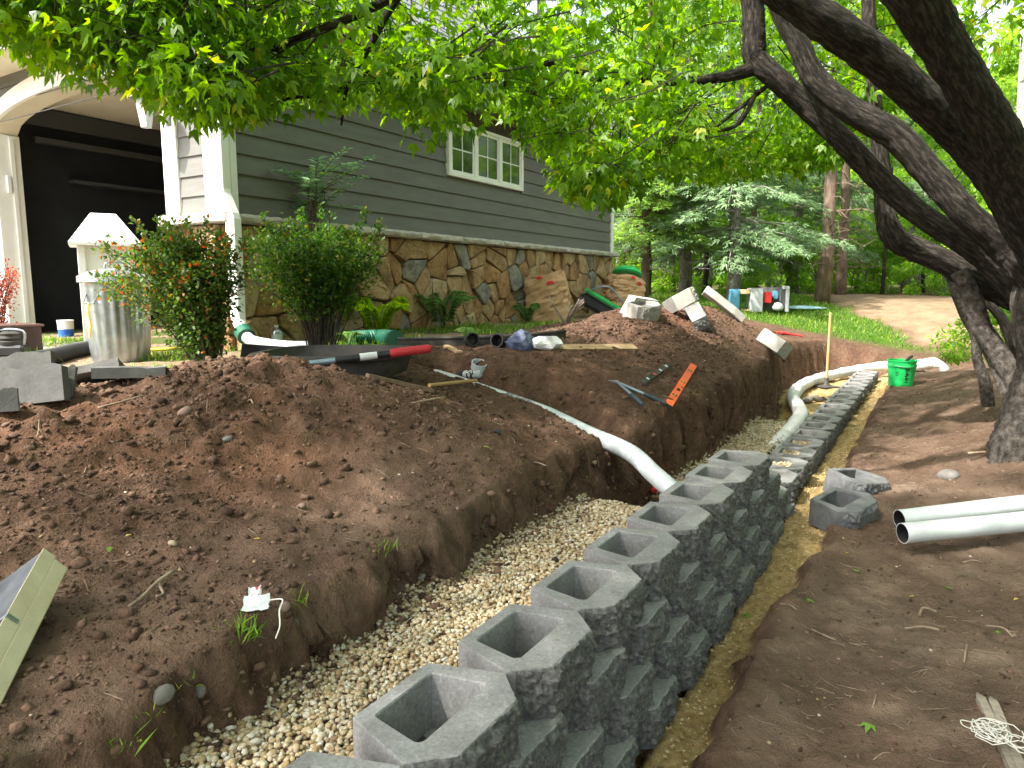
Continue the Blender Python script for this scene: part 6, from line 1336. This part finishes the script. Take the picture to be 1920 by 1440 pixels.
for (dx, lb, ln) in ((0, 'grey weathered wooden stake lying by a coil of twine', 0), (.035, 'second grey stake lying against the first under the twine', 1)):
    a, b = W(1840 + ln * 22, 1292 + ln * 22, 2.35 - ln * .03), W(1905 + ln * 12, 1440, 1.95); a[2] = H(a[0], a[1]) + .016; b[2] = H(b[0], b[1]) + .018; L_ = np.linalg.norm(b - a); b = a + (b - a) * 1.25
    m = MB(); m.box((0, -.014, -.012), (1, .014, .012)); m.add([(-.10, 0, 0), (0, -.014, -.012), (0, .014, -.012), (0, .014, .012), (0, -.014, .012)], [(0, 2, 1), (0, 3, 2), (0, 4, 3), (0, 1, 4)]); o = m.build('wooden_stake', M_OLDW, None); o.matrix_world = Matrix.Translation(Vector(a)) @ oriented(a, b) @ Matrix.Diagonal((L_ * 1.25, 1, 1, 1)); tag(o, lb, 'stake')
p = G(1868, 1405); o = tag(MB().build('twine', M_ROPE) if False else None or bpy.data.objects.new('twine', None), 'tangled white twine coiled around the grey stakes', 'twine'); COL.objects.link(o); o.location = at(p, .03); rr = np.random.default_rng(3); m = MB()
for i in range(15):
    c = rr.normal(0, .022, 2); rx_, ry_ = rr.uniform(.015, .05), rr.uniform(.02, .07); an = rr.uniform(-.4, .4); tl_ = rr.normal(0, .3); pts = []
    for k_ in range(13): t_ = 2 * math.pi * k_ / 12 * rr.uniform(.95, 1.0); X_, Y_ = rx_ * math.cos(t_), ry_ * math.sin(t_); pts.append((c[0] + X_ * math.cos(an) - Y_ * math.sin(an), c[1] + X_ * math.sin(an) + Y_ * math.cos(an), .012 + tl_ * X_ + rr.uniform(0, .012)))
    m.tube(pts, .0016, 5, cap=False)
m.tube(catmull([(-.03, .02, .01), (-.06, .07, .0), (-.045, .11, -.005), (-.02, .09, 0)], 5), .0016, 5); m.build('strands', M_ROPE, o)
# ---- tipped toy bench at the wood's edge
p = gz(W(1418, 565, 14.6)); o = thing('toy_workbench', at(p), 'plastic toy workbench tipped on its side at the edge of the lawn', 'toy workbench', rz=R(-8)); M_TBLUE = plain('toy_blue', (.10, .30, .48), .5); M_TGREY = plain('toy_grey', (.36, .38, .41), .5); M_TDK = plain('toy_dark_grey', (.12, .125, .13), .6)
for nm, a, b, mm in (('blue_end_panel', (-.52, -.2, 0), (-.36, .2, .46), M_TBLUE), ('top_rail', (-.36, -.18, .36), (-.16, .18, .45), plain('toy_peach', (.72, .46, .28), .5)), ('bottom_rail', (-.36, -.18, 0), (-.16, .18, .05), plain('toy_peach_low', (.66, .42, .26), .5)), ('grey_counter', (-.155, -.22, 0), (.09, .22, .48), M_TGREY), ('back_board', (.09, .12, 0), (.56, .2, .5), M_TDK), ('red_drawer', (.12, -.16, .18), (.27, .1, .40), M_REDP), ('blue_insert', (.32, -.1, .26), (.40, .1, .42), M_TBLUE), ('end_frame', (.53, -.2, 0), (.60, .2, .52), M_TGREY)):
    m = MB(); m.box(a, b); m.build(nm, mm, o, bevel=.012, seg=2)
m = MB(); m.lathe([(.0, 0), (.09, .02), (.11, .08), (.07, .16), (.0, .18)], 14, (.40, -.14, .02), capb=False); m.build('white_bag', M_BAGW, o, smooth=True)
for i in range(6): m = MB(); m.box((.44 + .015 * i, -.18, .1), (.448 + .015 * i, -.05, .46)); m.build('slat', M_TDK, o)
p = gz(W(1503, 567, 15.0)); o = tag(crumple(*ICO2, .45, .25, .05, (0, 0, .02), .12).build('blue_tarp', plain('pale_blue_tarp', (.32, .48, .60), .5), None), 'pale blue tarp lying flat on the lawn by the pine', 'tarp'); o.location = at(p)
# ---- twigs, fallen leaves and half-buried stones
def twig(u, v, pts, label, rad=.004):
    p = G(u, v); o = thing('twig', at(p, .006), label, 'twig', 'twigs on the soil'); m = MB(); m.tube(catmull([np.array(q, float) for q in pts], 4), rad, 6, wob=.15); m.build('stick', M_TWIG, o, smooth=True)
twig(285, 1120, [(.02, .10, .03), (.0, .03, .02), (-.01, -.04, .005), (-.02, -.09, 0)], 'forked root end sticking out of the bench near the pile foot', .006)
twig(300, 1110, [(-.01, .05, .02), (.0, 0, .015), (.025, -.03, .0), (.02, -.06, .005)], 'thin pale root curling beside the forked root', .004)
twig(235, 770, [(-.10, -.04, .01), (-.02, .0, .03), (.05, .06, .05)], 'bent dry twig lying high on the near pile', .005)
twig(470, 760, [(-.03, .03, 0), (0, 0, .02), (.03, -.05, .01)], 'short dry twig near the crest of the near pile', .004)
twig(1005, 875, [(-.06, .02, .0), (0, .01, .012), (.05, -.03, .004)], 'thin pale root lying on the lip above the drain pipe gap', .003)
twig(805, 762, [(-.09, -.04, .01), (0, .0, .025), (.08, .05, .03)], 'crooked brown stick lying beside the damp board', .006)
for i, (u, v, pts, rad) in enumerate([(1810, 1230, [(-.05, -.07, 0), (.0, .0, .01), (.05, .07, .005)], .003), (1735, 1155, [(-.04, -.02, 0), (0, .02, .02), (.05, .0, .01)], .006), (1720, 1185, [(-.05, .01, 0), (.02, 0, .015), (.08, -.02, .01)], .005), (1480, 1140, [(-.03, .03, 0), (0, 0, .01), (.02, -.03, 0)], .003), (1545, 1200, [(-.04, .04, .02), (0, 0, .01), (.04, -.02, 0)], .003), (1880, 1190, [(-.03, .06, 0), (0, .0, .02), (.0, -.06, .01)], .004), (1830, 1060, [(-.06, .02, 0), (0, .03, .01), (.06, .02, 0)], .003), (1850, 855, [(-.12, .02, .01), (0, .0, .02), (.12, -.02, .0)], .009), (1640, 1320, [(-.03, -.04, .0), (0, 0, .006), (.03, .05, .0)], .002)]):
    twig(u, v, pts, 'dry twig on the trodden soil right of the wall', rad)
M_FALL = leafmat('fallen_leaf', (.10, .26, .03), (.22, .38, .06), .4, .45, (.62, .52, .12))
def fallen(u, v, label, yel, s_=.05):
    p = G(u, v); rr = np.random.default_rng(int(u + v)); o = link('fallen_leaf', foliage('fallen_leaf', np.zeros((1, 3)) + (0, 0, .006), rr.normal(0, 1, (1, 3)) * (1, 1, .15), np.array([[.1, .1, 1.]]), s_, MAPLE if s_ > .04 else SIMPLE, M_FALL, rr, tipf=yel)); o.location = at(p, .004); tag(o, label, 'leaf', 'fallen leaves')
fallen(1630, 1362, 'bright green fallen leaf on the bare soil below the twigs', 0, .055)
for (u, v) in ((1400, 1155), (1605, 1075), (1780, 1108), (1865, 1190), (1512, 1128)): fallen(u, v, 'green fallen leaf on the ground right of the wall', 0, .042)
for (u, v) in ((1715, 1122), (1909, 1127), (1585, 1042), (1530, 1317)): fallen(u, v, 'yellow fallen leaf on the ground right of the wall', 1, .032)
for (u, v) in ((207, 1032), (905, 842)): fallen(u, v, 'green fallen leaf on the dug soil left of the trench', .1, .04)
for (u, v) in ((488, 1017), (235, 1013), (1220, 808)): fallen(u, v, 'yellow fallen leaf on the dug soil left of the trench', 1, .03)
M_STN = [mat('pinkish_stone', (.16, .108, .085), .85, (.24, .17, .135), 12), mat('grey_field_stone', (.10, .092, .083), .85, (.175, .162, .148), 12), mat('buff_stone', (.26, .205, .145), .85, (.36, .295, .22), 12)]
for i, (u, v, s_, k_, lb) in enumerate([(348, 776, .030, 0, 'round pinkish stone set in the face of the near pile'), (427, 826, .020, 1, 'smooth grey stone below the pinkish one on the near pile'), (532, 1140, .020, 0, 'pinkish stone on the lip beside the plastic wrapper'), (552, 1176, .022, 1, 'grey stone in the trench bank below the wrapper'), (372, 1308, .022, 1, 'grey-brown stone half buried at the trench lip'), (305, 1315, .030, 1, 'flat grey-green stone half buried at the trench lip'), (325, 1023, .016, 2, 'pale broken stone on the bench'), (565, 952, .016, 0, 'small reddish stone at the pile foot'), (1775, 895, .07, 1, 'flat brown stone on the slope below the maple'), (790, 1090, .018, 1, 'grey stone in the trench bank near a grass tuft')]):
    p = G(u, v); rr = np.random.default_rng(i); V0, F0 = ICO2; V = V0 * (1.2, .9, .7) * s_ * (1 + .12 * (V0 @ rand_unit(1, rr)[0]))[:, None] * (1 + rr.normal(0, .03, (len(V0), 1))); o = MB().add(V, F0).build('field_stone', M_STN[k_], None, smooth=True); o.location = at(p, s_ * .15); o.rotation_euler = (rr.normal(0, .3), rr.normal(0, .3), rr.uniform(0, 6)); tag(o, lb, 'stone')
bpy.context.view_layer.update()
